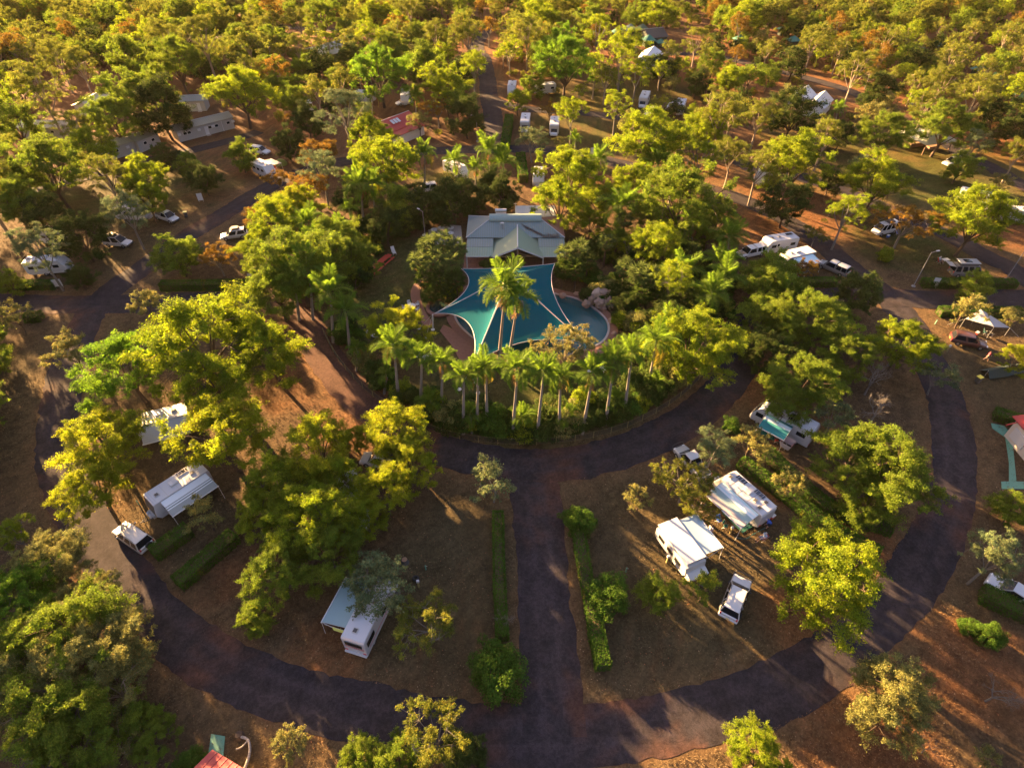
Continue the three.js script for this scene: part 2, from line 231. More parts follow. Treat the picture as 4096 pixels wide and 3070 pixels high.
// ---------------------------------------------------------------- pool, decks, shade sail, pavilion
const M = {
  white: mat(0.52, 0.52, 0.52, 0.45), paint: new THREE.MeshPhysicalMaterial({ color: col(0.45, 0.465, 0.485), roughness: 0.35, clearcoat: 0.6, clearcoatRoughness: 0.15 }), roofWhite: mat(0.42, 0.44, 0.47, 0.5), silver: new THREE.MeshPhysicalMaterial({ color: col(0.42, 0.43, 0.44), roughness: 0.35, metalness: 0.4, clearcoat: 0.6 }), greyPaint: new THREE.MeshPhysicalMaterial({ color: col(0.16, 0.165, 0.175), roughness: 0.35, metalness: 0.3, clearcoat: 0.7 }), redPaint: new THREE.MeshPhysicalMaterial({ color: col(0.085, 0.035, 0.032), roughness: 0.3, metalness: 0.3, clearcoat: 0.8 }), gold: new THREE.MeshPhysicalMaterial({ color: col(0.48, 0.46, 0.41), roughness: 0.35, metalness: 0.3, clearcoat: 0.6 }),
  glass: new THREE.MeshPhysicalMaterial({ color: col(0.010, 0.012, 0.015), roughness: 0.12, specularIntensity: 0.5 }), rubber: mat(0.02, 0.02, 0.02, 0.85), alloy: mat(0.5, 0.5, 0.51, 0.3, { metalness: 0.8 }), black: mat(0.025, 0.025, 0.027, 0.6), dark: mat(0.06, 0.06, 0.06, 0.7), steel: mat(0.42, 0.42, 0.42, 0.45, { metalness: 0.5 }), galv: mat(0.36, 0.37, 0.38, 0.5, { metalness: 0.4 }),
  solar: new THREE.MeshPhysicalMaterial({ color: col(0.012, 0.014, 0.028), roughness: 0.15, clearcoat: 0.8 }), red: mat(0.42, 0.02, 0.02, 0.35), amber: mat(0.6, 0.25, 0.02, 0.4), lamp: mat(0.75, 0.75, 0.75, 0.15), plate: mat(0.62, 0.45, 0.06, 0.5), brick: mat(0.24, 0.105, 0.075, 0.9), tealCloth: mat(0.02, 0.20, 0.22, 0.85), greenCloth: mat(0.012, 0.11, 0.085, 0.9), tarp: mat(0.44, 0.45, 0.47, 0.7), greenPaint: mat(0.09, 0.23, 0.16, 0.7), wood: mat(0.2, 0.12, 0.07, 0.8), redWood: mat(0.36, 0.035, 0.02, 0.6), concrete: mat(0.33, 0.30, 0.28, 0.95), wallCream: mat(0.52, 0.47, 0.40, 0.8), skin: mat(0.42, 0.24, 0.17, 0.6), yellow: mat(0.62, 0.52, 0.05, 0.6), blue: mat(0.03, 0.10, 0.42, 0.6), ochre: mat(0.22, 0.19, 0.07, 0.8), cover: mat(0.40, 0.40, 0.39, 0.8),
};
{
  const n = 256, t = grain(n, (i, j) => { const row = Math.floor(j / 16), x = (i + (row % 2) * 16) % 32, e = j % 16 < 1 || x < 1; return (e ? 0.62 : 0.84) + 0.12 * noise(i * 0.3, j * 0.3) + 0.1 * noise(Math.floor((i + (row % 2) * 16) / 32) * 3.7, row * 5.1); });
  M.paver = mat(0.27, 0.125, 0.085, 0.9, { map: t, bumpMap: t, bumpScale: 0.01 });
  const edge = (pts) => { const s = outline(pts.map(([x, z]) => [x, -z])); return s; };
  // deck ring round the pool
  const lay = (s, depth, y) => { const g = new THREE.ExtrudeGeometry(s, { depth, bevelEnabled: false, curveSegments: 4 }).rotateX(-Math.PI / 2).translate(0, y, 0), p = g.attributes.position, uv = g.attributes.uv; for (let i = 0; i < p.count; i++) uv.setXY(i, p.getX(i) / 2.4, p.getZ(i) / 2.4); return g; };
  const deck = edge(grown(1.55)); deck.holes.push(new THREE.Path(poolEdge.map(([x, z]) => new THREE.Vector2(x, -z)))); ground('pool_deck', lay(deck, 0.12, 0.0), M.paver);
  const coping = edge(grown(0.32)); coping.holes.push(new THREE.Path(poolEdge.map(([x, z]) => new THREE.Vector2(x, -z)))); ground('pool_coping', lay(coping, 0.16, 0.0), M.concrete);
  const apron = [[958, 702], [1000, 720], [1045, 760], [1040, 800], [1018, 812], [1000, 790], [975, 745], [950, 715]].map(([u, v]) => { const p = spot(u, v); return [p.x, p.z]; });
  ground('pool_apron', lay(edge(apron), 0.08, 0), M.paver);
  // basin: floor and wall, then the water
  const wall = []; for (let i = 0; i < poolEdge.length; i++) { const a = poolEdge[i], b = poolEdge[(i + 1) % poolEdge.length]; wall.push(V(a[0], 0.02, a[1]), V(a[0], -1.3, a[1]), V(b[0], -1.3, b[1]), V(a[0], 0.02, a[1]), V(b[0], -1.3, b[1]), V(b[0], 0.02, b[1])); }
  const wg = new THREE.BufferGeometry().setFromPoints(wall); wg.computeVertexNormals();
  ground('pool_basin', [wg, lay(edge(poolEdge), 0.05, -1.34)], mat(0.012, 0.16, 0.20, 0.5));
  const rip = grain(256, (i, j) => 0.5 + 0.5 * (noise(i / 14, j / 14) * Math.abs(Math.sin(Math.PI * i / 256) * Math.sin(Math.PI * j / 256)) ** 0.3), false);
  const wsh = new THREE.ShapeGeometry(edge(grown(-0.02))).rotateX(-Math.PI / 2).translate(0, -0.06, 0); { const p = wsh.attributes.position, uv = wsh.attributes.uv; for (let i = 0; i < p.count; i++) uv.setXY(i, p.getX(i) / 4, p.getZ(i) / 4); }
  ground('pool_water', wsh, new THREE.MeshPhysicalMaterial({ color: col(0.12, 0.50, 0.55), roughness: 0.03, transmission: 0.9, thickness: 0, ior: 1.33, bumpMap: rip, bumpScale: 0.03 }));
  // round spa with a brick rim
  const c = spot(952, 668), spa = thing('spa_pool', 'small round spa pool with a brick rim beside the shade sail', 'spa', c);
  const ring = (r0, r1, y0, y1) => { const g = new THREE.LatheGeometry([[r0, y0], [r1, y0], [r1, y1], [r0, y1], [r0, y0]].map(([a, b]) => new THREE.Vector2(a, b)), 40); return g; };
  part('rim', ring(1.75, 2.3, 0, 0.5), M.paver, spa); part('lining', ring(1.70, 1.75, 0.05, 0.48), mat(0.02, 0.05, 0.06, 0.4), spa); part('water', cyl(1.7, 1.7, 0.02, 0, 0.4, 0, 40), new THREE.MeshPhysicalMaterial({ color: col(0.012, 0.035, 0.04), roughness: 0.05, clearcoat: 1 }), spa);
  // brick garden path curving up the lawn
  const pc = new THREE.CatmullRomCurve3([[928, 704], [912, 680], [901, 655], [897, 630], [905, 612], [918, 598]].map(([u, v]) => spot(u, v))), L = [], R = []; for (let i = 0; i <= 24; i++) { const p = pc.getPoint(i / 24), t = pc.getTangent(i / 24); L.push([p.x - t.z * 0.75, p.z + t.x * 0.75]); R.unshift([p.x + t.z * 0.75, p.z - t.x * 0.75]); }
  ground('garden_path', lay(edge(L.concat(R)), 0.04, 0.0), M.paver);
  // terrace with round tables
  const tr = [[925, 497], [962, 485], [996, 488], [1000, 530], [950, 535], [930, 522]].map(([u, v]) => { const p = spot(u, v); return [p.x, p.z]; });
  ground('terrace', lay(edge(tr), 0.06, 0.0), M.concrete);
  const round = (u, v) => { const o = thing('round_table', 'white round pedestal table on the grey terrace beside the pavilion', 'table', spot(u, v, 0.8).setY(0.06), 0, 'round tables on the terrace'); part('table_top', cyl(0.62, 0.62, 0.05, 0, 0.78, 0, 24), M.white, o); part('umbrella_hole', cyl(0.09, 0.09, 0.02, 0, 0.812, 0, 12), M.black, o); part('pedestal', cyl(0.07, 0.12, 0.76, 0, 0.38, 0, 10), M.steel, o); };
  for (const a of [[937.5, 496], [953.5, 491.5], [973.5, 492], [950, 505.5], [973, 503]]) round(...a);
}
// ---- shade sail: five corners drawn down from one mast head
{
  const head = spot(1101, 590, 5.9), corner = [spot(939, 677, 2.8), spot(996, 580, 4.4), spot(1199, 569, 4.4), spot(1266, 741, 2.9), spot(1022, 787, 2.8)], bow = [0.30, 0.16, 0.24, 0.16, 0.26], base = V(head.x, 0, head.z);
  const o = thing('shade_sail', 'teal five-cornered shade sail stretched over the pool', 'shade sail', base), rel = (p) => p.clone().sub(base), H = rel(head), C = corner.map(rel);
  const edgePt = (k, t) => { const a = C[k], b = C[(k + 1) % 5], m = a.clone().lerp(b, 0.5), ctr = m.clone().lerp(H.clone().setY(m.y), bow[k] * 2); ctr.y = m.y + 0.25; return new THREE.QuadraticBezierCurve3(a, ctr, b).getPoint(t); };
  const weave = grain(256, (i, j) => 0.86 + 0.1 * ((i >> 1) % 2) * ((j >> 1) % 2) + 0.06 * noise(i / 30, j / 30));
  const cloth = new THREE.MeshPhysicalMaterial({ color: col(0.002, 0.108, 0.148), specularIntensity: 0.1, roughness: 1, transmission: 0.25, thickness: 0, map: weave });
  for (let k = 0; k < 5; k++) {
    const pos = [], uv = [], idx = [], nu = 20, nv = 16;
    for (let j = 0; j <= nv; j++) for (let i = 0; i <= nu; i++) { const e = edgePt(k, i / nu), t = 0.045 + 0.955 * j / nv, p = H.clone().lerp(e, t); p.y -= 0.9 * t * (1 - t) * Math.sin(Math.PI * i / nu) + 1.1 * t * (1 - t); pos.push(p.x, p.y, p.z); uv.push(p.x / 1.5, p.z / 1.5); if (i < nu && j < nv) { const a = j * (nu + 1) + i; idx.push(a, a + 1, a + nu + 1, a + 1, a + nu + 2, a + nu + 1); } }
    const g = new THREE.BufferGeometry(); g.setAttribute('position', new THREE.Float32BufferAttribute(pos, 3)); g.setAttribute('uv', new THREE.Float32BufferAttribute(uv, 2)); g.setIndex(idx); g.computeVertexNormals(); part('panel', g, cloth, o);
    const ep = []; for (let i = 0; i <= 20; i++) { const q = edgePt(k, i / 20); q.y += 0.03; ep.push(q); } part('edge_rope', tube(ep, 0.04, 5, 40), M.white, o);
    if (k !== 1 && k !== 2) for (const s of [-0.1, 0.1]) { const rp = []; for (let i = 0; i <= 14; i++) { const t = 0.045 + 0.955 * i / 14, q = H.clone().lerp(C[k], t); q.y -= 1.1 * t * (1 - t); q.y += 0.06; const d = C[k].clone().sub(H).setY(0).normalize(); q.x += -d.z * s * (1 - t * 0.8); q.z += d.x * s * (1 - t * 0.8); rp.push(q); } part('ridge_rope', tube(rp, 0.028, 4, 28), M.tarp, o); }
  }
  part('mast', [rod(V(0, 0, 0), H.clone().setY(H.y - 1.2), 0.11, 0.09, 10), ...[0, 1, 2].map((k) => rod(V(0, H.y - 1.25, 0), V(Math.cos(k * 2.1 + 0.6) * 0.9, H.y - 0.1, Math.sin(k * 2.1 + 0.6) * 0.9), 0.05, 0.05, 6))], M.dark, o); part('mast_cap', [ball(0.34, 0, H.y + 0.1, 0, 1, 0.45, 1, 14)], M.white, o);
  for (const k of [0, 3, 4]) { const out = C[k].clone().setY(0).normalize().multiplyScalar(0.55), foot = C[k].clone().add(out).setY(0); part('corner_post', [rod(foot, C[k].clone().add(out.clone().multiplyScalar(0.6)), 0.075, 0.075, 8), cyl(0.28, 0.28, 0.08, foot.x, 0.04, foot.z, 12), rod(C[k], C[k].clone().add(out.clone().multiplyScalar(0.6)), 0.02, 0.02, 4)], M.white, o);
    for (const s of [-1, 1]) { const g2 = foot.clone().addScaledVector(out, 3.2).add(V(-out.z * 2.4 * s, 0, out.x * 2.4 * s)); part('guy_cable', [rod(g2, C[k].clone().add(out.clone().multiplyScalar(0.6)), 0.018, 0.018, 4), cyl(0.3, 0.3, 0.06, g2.x, 0.03, g2.z, 10)], M.steel, o); } }
  for (const k of [1, 2]) part('wall_tie', rod(C[k], C[k].clone().add(V(C[k].x > 0 ? 0.8 : -0.8, -0.2, -0.9)), 0.03, 0.03, 5), M.steel, o);
}
// ---- pavilion
const ribTex = grain(64, (i, j) => 0.80 + 0.13 * Math.cos(i / 64 * TAU * 2)), stain = (() => { const r = rng(8); return grain(512, (i, j) => { const s = 0.5 + 0.5 * fbm(i / 60, j / 60), f = (j % 128 < 2 || i % 171 < 2) ? 0.86 : 1; return [0.86 + 0.12 * s * f, 0.86 + 0.1 * s * f, (0.84 + 0.1 * s) * f]; }); })();
// sloping roof sheet between four eave/ridge corners, with ribs as real folds
function roofSheet(a, b, c, d, pitch = 0.38, t = 0.05, rib = 0.035) {   // a,b along the eave; d,c along the ridge
  const out = [panel(a, b, c, d, t)], n = b.clone().sub(a).cross(d.clone().sub(a)).normalize(), along = b.clone().sub(a), len = along.length();
  const k = Math.floor(len / pitch); for (let i = 1; i < k; i++) { const s = i / k, e = a.clone().lerp(b, s); // rib runs up the slope until it meets the hip or the ridge
    const up = d.clone().sub(a).add(c.clone().sub(b)).multiplyScalar(0.5), ax = along.clone().normalize(); up.addScaledVector(ax, -up.dot(ax)); let lo = 0, hi = 1; const L0 = d.clone().sub(a).dot(ax) / len, R0 = 1 + c.clone().sub(b).dot(ax) / len; // trapezoid limits at the ridge
    let reach = 1; if (s < L0) reach = s / L0; else if (s > R0) reach = (1 - s) / (1 - R0); if (reach < 0.03) continue;
    const f = e.clone().addScaledVector(up, reach); out.push(rod(e.addScaledVector(n, t), f.addScaledVector(n, t), rib, rib, 4)); }
  return mg(out);
}
{
  const ctr = spot(1112, 512, 3.2).setY(0), o = thing('pool_pavilion', 'open-fronted pavilion with a ribbed grey metal roof and front gable', 'pavilion', V(0.6, 0, -97.6));
  const roofM = mat(0.20, 0.26, 0.32, 0.5, { map: stain, metalness: 0.25 }), roofG = mat(0.22, 0.31, 0.31, 0.5, { map: stain, metalness: 0.25 }), rust = mat(0.26, 0.125, 0.085, 0.9), e = 8.6, F = 3.9, B = -4.2, E = 3.4, Rg = 5.1, x0 = -4.5, x1 = 4.5;
  part('roof', roofSheet(V(-e, E, F), V(e, E, F), V(x1, Rg, 0.35), V(x0, Rg, 0.35)), roofM, o); part('roof', roofSheet(V(e, E, B), V(-e, E, B), V(x0, Rg, -0.35), V(x1, Rg, -0.35)), roofM, o);
  part('roof', roofSheet(V(-e, E, B), V(-e, E, F), V(x0, Rg, 0.35), V(x0, Rg, -0.35)), roofM, o); part('roof', roofSheet(V(e, E, F), V(e, E, B), V(x1, Rg, -0.35), V(x1, Rg, 0.35)), rust, o);
  for (const [p, q] of [[V(-e, E, F), V(x0, Rg, 0.35)], [V(e, E, F), V(x1, Rg, 0.35)], [V(-e, E, B), V(x0, Rg, -0.35)], [V(e, E, B), V(x1, Rg, -0.35)]]) part('hip_cap', rod(p.add(V(0, 0.07, 0)), q.add(V(0, 0.07, 0)), 0.09, 0.09, 5), M.galv, o);
  // rounded ridge monitor
  const arc = []; for (let i = 0; i <= 12; i++) { const a = Math.PI * i / 12; arc.push([Math.cos(a) * 1.0, Math.sin(a) * 0.85]); } part('ridge_monitor', new THREE.ExtrudeGeometry(outline(arc), { depth: 9.2, bevelEnabled: false }).rotateY(Math.PI / 2).translate(-4.6, Rg - 0.12, 0), roofG, o);
  // verandah skirts left and right of the gable, each in two sheets
  for (const [xa, xb] of [[-8.4, -3.85], [3.95, 8.5]]) { part('verandah_roof', roofSheet(V(xa, 2.95, F + 2.4), V(xb, 2.95, F + 2.4), V(xb, E - 0.12, F - 0.05), V(xa, E - 0.12, F - 0.05)), roofM, o); part('verandah_roof', roofSheet(V(xa, 2.5, F + 4.8), V(xb, 2.5, F + 4.8), V(xb, 2.92, F + 2.35), V(xa, 2.92, F + 2.35)), roofG, o); }
  // gable over the entrance
  const gz = F + 5.2, gx = 0.35; part('gable_roof', roofSheet(V(gx - 4.3, 2.62, gz), V(gx - 4.3, 2.62, 1.2), V(gx, 4.5, 1.2), V(gx, 4.5, gz)).scale(1, 1, 1), roofG, o); part('gable_roof', roofSheet(V(gx + 4.3, 2.62, 1.2), V(gx + 4.3, 2.62, gz), V(gx, 4.5, gz), V(gx, 4.5, 1.2)), roofG, o);
  part('gable_ridge', rod(V(gx, 4.58, gz), V(gx, 4.58, 1.2), 0.11, 0.11, 6), M.white, o); for (const s of [-1, 1]) part('barge_board', panel(V(gx, 4.5, gz + 0.06), V(gx + s * 4.35, 2.6, gz + 0.06), V(gx + s * 4.35, 2.35, gz + 0.06), V(gx, 4.25, gz + 0.06), 0.06), M.tarp, o);
  part('gable_truss', [box(8.0, 0.14, 0.1, gx, 2.7, gz - 0.15), box(0.12, 1.7, 0.1, gx, 3.5, gz - 0.15), rod(V(gx, 3.4, gz - 0.15), V(gx - 2.2, 2.75, gz - 0.15), 0.05), rod(V(gx, 3.4, gz - 0.15), V(gx + 2.2, 2.75, gz - 0.15), 0.05)], M.wood, o);
  for (const x of [-8.3, -3.95, gx, 4.7, 8.3]) part('post', box(0.18, x === gx ? 4.2 : 2.5, 0.18, x, x === gx ? 2.1 : 1.25, F + 4.6), M.white, o);
  part('floor_slab', box(18, 0.16, 14.5, 0, 0.08, 2.4), M.paver, o); part('wall', [box(17, 3.2, 0.25, 0, 1.7, -3.9), box(0.25, 3.2, 8, -8.2, 1.7, 0), box(0.25, 3.2, 8, 8.2, 1.7, 0)], M.wood, o); part('bar_counter', box(6, 1.1, 0.9, 0.5, 0.7, 0.6), M.dark, o); part('wall', box(12, 3.0, 0.2, 0, 1.6, -0.6), M.dark, o);
  for (const x of [-6.1, 6.2]) part('gutter', box(4.6, 0.12, 0.14, x, 2.5, F + 4.85), M.galv, o); part('roof_vent', [cyl(0.16, 0.16, 0.9, -2.3, 4.6, 2.2, 12), cyl(0.32, 0.26, 0.42, -2.3, 5.15, 2.2, 14)], M.galv, o); part('water_heater', [cyl(0.3, 0.3, 2.0, -2.6, Rg + 0.75, -1.5, 16, 'x'), box(1.9, 0.08, 1.4, -2.6, Rg - 0.15, -2.2, 0, 0, -0.35)], M.steel, o); part('antenna', [rod(V(0, Rg, -1.3), V(0, Rg + 2.2, -1.3), 0.03), box(0.6, 0.03, 0.03, 0, Rg + 2.1, -1.3)], M.steel, o);
  // fallen leaves lodged in the valleys of the roof
  const r = rng(31), L = new Leaves(r); for (let i = 0; i < 900; i++) { const t = r(), w = (r() - 0.5) * (0.5 + 0.5 * r()), x = lerp(1.2, 7.6, t), z = x < 5 ? lerp(1.6, F - 0.2, (x - 1.2) / 3.8) : F - 0.25 + 0.15 * Math.sin(x * 4), k = 0.6 + 0.7 * r(), zz = Math.min(F - 0.05, z + w), y = E + (F - zz) / (F - 0.35) * (Rg - E) + 0.1; L.blade(V(x + w * 0.6, y, zz), unit(r).setY(0.1).normalize(), V(0, 0.3, 1).normalize(), 0.2, 0.1, [0.2 * k, 0.085 * k, 0.05 * k]); }
  const lm = part('roof_litter', L.build(), mat(1, 1, 1, 1, { vertexColors: true }), o); lm.userData.kind = 'stuff';
  const back = thing('rear_annexe', 'low flat-roofed annexe behind the metal-roofed pavilion', 'annexe', V(4.4, 0, -104.6)); part('wall', box(7, 2.6, 4, 0, 1.3, 0), M.wallCream, back); part('roof', roofSheet(V(-3.8, 2.65, 2.3), V(3.8, 2.65, 2.3), V(3.8, 2.9, -2.3), V(-3.8, 2.9, -2.3)), mat(0.5, 0.46, 0.40, 0.6), back);
}
for (const [u, v, r] of [[1110, 510, 11], [1040, 520, 6], [1190, 520, 6], [1060, 690, 6], [1110, 690, 9], [1160, 700, 8], [1230, 700, 6], [1280, 705, 4], [952, 668, 3.2], [850, 590, 6.5], [880, 660, 6], [870, 620, 6], [960, 505, 4.5], [905, 640, 2], [1000, 750, 4.5], [1090, 600, 3], [1000, 860, 3]]) keep(u, v, r);
// ---------------------------------------------------------------- buildings
const sheetGrey = mat(0.22, 0.235, 0.26, 0.55, { map: stain, metalness: 0.2 }), sheetPale = mat(0.36, 0.36, 0.36, 0.5, { map: stain, metalness: 0.2 }), sheetRed = mat(0.40, 0.035, 0.018, 0.5, { map: stain }), wallGrey = mat(0.29, 0.29, 0.28, 0.8), canvasWhite = mat(0.52, 0.55, 0.58, 0.7), canvasGreen = mat(0.02, 0.13, 0.095, 0.85), canvasDark = mat(0.022, 0.04, 0.032, 0.85);
// gable-roofed hut along x: l long, w deep, h to the eave, rise to the ridge
function hut(name, label, cat, at, turn, l, w, h, rise, wallM, roofM, extras = {}, over = 0.35) {
  const o = thing(name, label, cat, at, turn, extras.group);
  const gable = [[-w / 2, 0], [w / 2, 0], [w / 2, h], [0, h + rise * (w / (w + 2 * over))], [-w / 2, h]];
  part('wall', new THREE.ExtrudeGeometry(outline(gable), { depth: l, bevelEnabled: false }).rotateY(Math.PI / 2).translate(-l / 2, 0, 0), wallM, o);
  const L = l / 2 + over, W = w / 2 + over, y0 = h - over * rise / (w / 2 + over) + 0.05, y1 = h + rise + 0.05;
  part('roof', roofSheet(V(-L, y0, W), V(L, y0, W), V(L, y1, 0), V(-L, y1, 0), 0.5), roofM, o); part('roof', roofSheet(V(L, y0, -W), V(-L, y0, -W), V(-L, y1, 0), V(L, y1, 0), 0.5), roofM, o);
  part('ridge_cap', rod(V(-L, y1 + 0.06, 0), V(L, y1 + 0.06, 0), 0.07, 0.07, 5), M.galv, o);
  for (const x of extras.windows ?? []) { const win = part('window', box(0.9, 0.7, 0.06, x, h * 0.62, w / 2 + 0.03), M.white, o); part('pane', box(0.78, 0.58, 0.04, x, h * 0.62, w / 2 + 0.05), M.glass, win); }
  for (const x of extras.units ?? []) { const u = part('air_conditioner', box(0.7, 0.45, 0.35, x, h * 0.66, w / 2 + 0.18), M.tarp, o); part('bracket', box(0.6, 0.05, 0.3, x, h * 0.66 - 0.26, w / 2 + 0.16), M.steel, u); }
  for (const x of extras.doors ?? []) { const d = part('door', box(0.85, 2.0, 0.06, x, 1.1, w / 2 + 0.04), M.tarp, o); part('handle', box(0.06, 0.06, 0.1, x + 0.32, 1.05, w / 2 + 0.1), M.steel, d); part('step', box(1.0, 0.16, 0.6, x, 0.08, w / 2 + 0.35), M.concrete, o); }
  for (const x of extras.pipes ?? []) part('downpipe', rod(V(x, 0, w / 2 + 0.1), V(x, h, w / 2 + 0.1), 0.05), M.white, o);
  return o;
}
const heading = (u1, v1, u2, v2, h = 0) => { const a = spot(u1, v1, h), b = spot(u2, v2, h); return { mid: a.clone().lerp(b, 0.5).setY(0), turn: Math.atan2(-(b.z - a.z), b.x - a.x), len: Math.hypot(b.x - a.x, b.z - a.z) }; };
{
  let q = heading(382, 302, 500, 272); hut('cabin', 'long grey cabin with a row of air conditioners under trees', 'cabin', q.mid, q.turn, q.len, 4.2, 2.7, 0.75, wallGrey, sheetGrey, { windows: [-5.2, -4.2, 0.9, 2.6, 5.6], units: [-6.6, -1.8, 1.7, 6.8], doors: [0], pipes: [4] });
  q = heading(295, 325, 331, 310); hut('cabin', 'short grey cabin end between the long cabin and a tall tree', 'cabin', q.mid, q.turn, 6, 4.2, 2.7, 0.75, wallGrey, sheetGrey, { windows: [-1, 1.2] });
  q = heading(235, 340, 282, 326); hut('cabin', 'grey cabin with one air conditioner below a tall tree', 'cabin', q.mid, q.turn, 9, 4.2, 2.7, 0.75, wallGrey, sheetPale, { units: [1.5], windows: [-1] });
  q = heading(78, 292, 150, 292); hut('cabin', 'low cabin with a pale sunlit roof by the dirt yard', 'cabin', q.mid, q.turn, 12, 4.5, 2.7, 0.8, wallGrey, mat(0.42, 0.40, 0.38, 0.6, { map: stain }), { windows: [-2, 2] });
  q = heading(190, 248, 225, 228); hut('cabin', 'cabin with a steep bright edge of roof behind a tall tree', 'cabin', q.mid, q.turn, 9, 4.5, 2.7, 0.8, wallGrey, sheetPale, { windows: [0] });
  q = heading(405, 236, 445, 234); hut('cabin', 'small cabin with a blue-grey roof behind the long cabin', 'cabin', q.mid, q.turn, 6, 4.2, 2.7, 0.8, wallGrey, sheetGrey, { doors: [1.4] });
  q = heading(682, 136, 738, 120); hut('dark_walled_shed', 'far shed with a large plain metal roof on posts', 'shed', q.mid, q.turn, 13, 12, 3, 1.6, canvasDark, mat(0.36, 0.40, 0.42, 0.45, { map: stain, metalness: 0.2 }));  // solid near-black walls under the roof, no posts drawn
  // red-roofed amenities block, two roof levels with skylights
  q = heading(820, 300, 884, 306); const o = hut('amenities_block', 'amenities block with a faded red roof and white skylights', 'building', q.mid.clone().add(V(-0.5, 0, -3)), q.turn + 1.15, 11, 6.5, 2.8, 1.6, mat(0.5, 0.46, 0.42, 0.8), sheetRed);
  for (let i = 0; i < 3; i++) part('skylight', panel(V(-1.6 + i * 0.95, 3.55, 2.1), V(-0.9 + i * 0.95, 3.55, 2.1), V(-0.9 + i * 0.95, 4.12, 0.85), V(-1.6 + i * 0.95, 4.12, 0.85), 0.06).translate(0, 0.14, 0), M.tarp, o);
  part('lean_to_roof', roofSheet(V(5.5, 2.2, 5.6), V(-5.5, 2.2, 5.6), V(-5.5, 2.62, 3.5), V(5.5, 2.62, 3.5), 0.5).rotateY(Math.PI), sheetRed, o); part('lean_to_roof', roofSheet(V(-5.6, 2.2, 5.7), V(5.6, 2.2, 5.7), V(5.6, 2.6, 3.5), V(-5.6, 2.6, 3.5), 0.5), sheetRed, o); part('lean_to_wall', box(10.6, 2.1, 0.15, 0, 1.05, 5.3), mat(0.5, 0.46, 0.42, 0.8), o);
  // two white gabled tents on frames
  for (const [u1, v1, u2, v2, w] of [[1724, 214, 1742, 196, 'smaller white gabled tent behind its larger neighbour'], [1755, 232, 1784, 203, 'larger white gabled tent in front of its smaller neighbour']]) { const p = heading(u1, v1, u2, v2, 3); hut('gabled_tent', w, 'tent', p.mid, p.turn, 9, 5, 2.6, 1.7, canvasWhite, canvasWhite, { group: undefined }, 0.25); }
  { const p = heading(1395, 130, 1412, 108, 3); hut('gabled_tent', 'white sloping marquee roof below the green safari tents', 'tent', p.mid, p.turn, 12, 6, 2.6, 1.6, canvasWhite, canvasWhite); }
  // safari tents with pyramid tops
  const safari = (u, v, s, m, label) => { const t = thing('safari_tent', label, 'tent', spot(u, v), 0.2, label.startsWith('small teal') ? 'small teal safari tents in the far wood' : undefined); part('wall', new THREE.CylinderGeometry(1.9 * s, 1.9 * s, 2 * s, 4, 1).rotateY(Math.PI / 4).translate(0, s, 0), canvasDark, t); part('fly', new THREE.ConeGeometry(2.8 * s, 1.5 * s, 4).rotateY(Math.PI / 4).translate(0, 2.7 * s, 0), m, t); part('door_flap', box(1.0 * s, 1.7 * s, 0.06, 0, 0.85 * s, 1.36 * s), M.black, t); };
  safari(1333, 82, 1.0, canvasGreen, 'green safari tent nearest the pale gum of its row'); safari(1337, 75, 0.8, canvasGreen, 'green safari tent half hidden behind another'); safari(1360, 78, 1.2, mat(0.16, 0.2, 0.17, 0.8), 'safari tent with a grey-green pyramid top'); safari(1386, 78, 1.2, mat(0.10, 0.17, 0.14, 0.8), 'safari tent with a dark teal pyramid top beside the dark hut'); safari(1400, 100, 1.1, canvasGreen, 'green awning tent in front of the dark hut'); safari(1426, 102, 0.8, canvasGreen, 'small green awning tent beside the dark hut');
  hut('dark_hut', 'dark gabled canvas hut at the safari tents', 'hut', spot(1408, 92), 0.35, 7, 8, 2.6, 1.9, canvasDark, mat(0.06, 0.055, 0.05, 0.8));
  for (const [u, v] of [[1595, 98], [1711, 100], [1690, 76], [1782, 78], [2000, 165], [2110, 165], [2140, 182], [2170, 200], [2200, 222], [2015, 110], [1975, 115]]) safari(u, v, 1.0, canvasGreen, 'small teal safari tent in the far wood');
  // camp kitchen: hip roof on posts
  { const k = thing('camp_kitchen', 'open camp kitchen under a grey hip roof on the east lawn', 'pavilion', spot(1992, 318), 0.3), e = 4.6; for (let i = 0; i < 4; i++) { const a = i * Math.PI / 2; part('roof', roofSheet(V(-e, 2.6, e), V(e, 2.6, e), V(0.5, 4.6, 0.5), V(-0.5, 4.6, 0.5), 0.6).rotateY(a), mat(0.46, 0.48, 0.50, 0.5, { map: stain }), k); part('post', rod(V(Math.cos(a + 0.78) * 5.4, 0, Math.sin(a + 0.78) * 5.4), V(Math.cos(a + 0.78) * 5.4, 2.6, Math.sin(a + 0.78) * 5.4), 0.1), M.wood, k); } part('cap', box(1.3, 0.3, 1.3, 0, 4.7, 0), M.galv, k); part('bench', [box(4, 0.9, 0.8, -1, 0.45, -1), box(3, 0.75, 1, 1.5, 0.4, 1.5)], M.wood, k); }
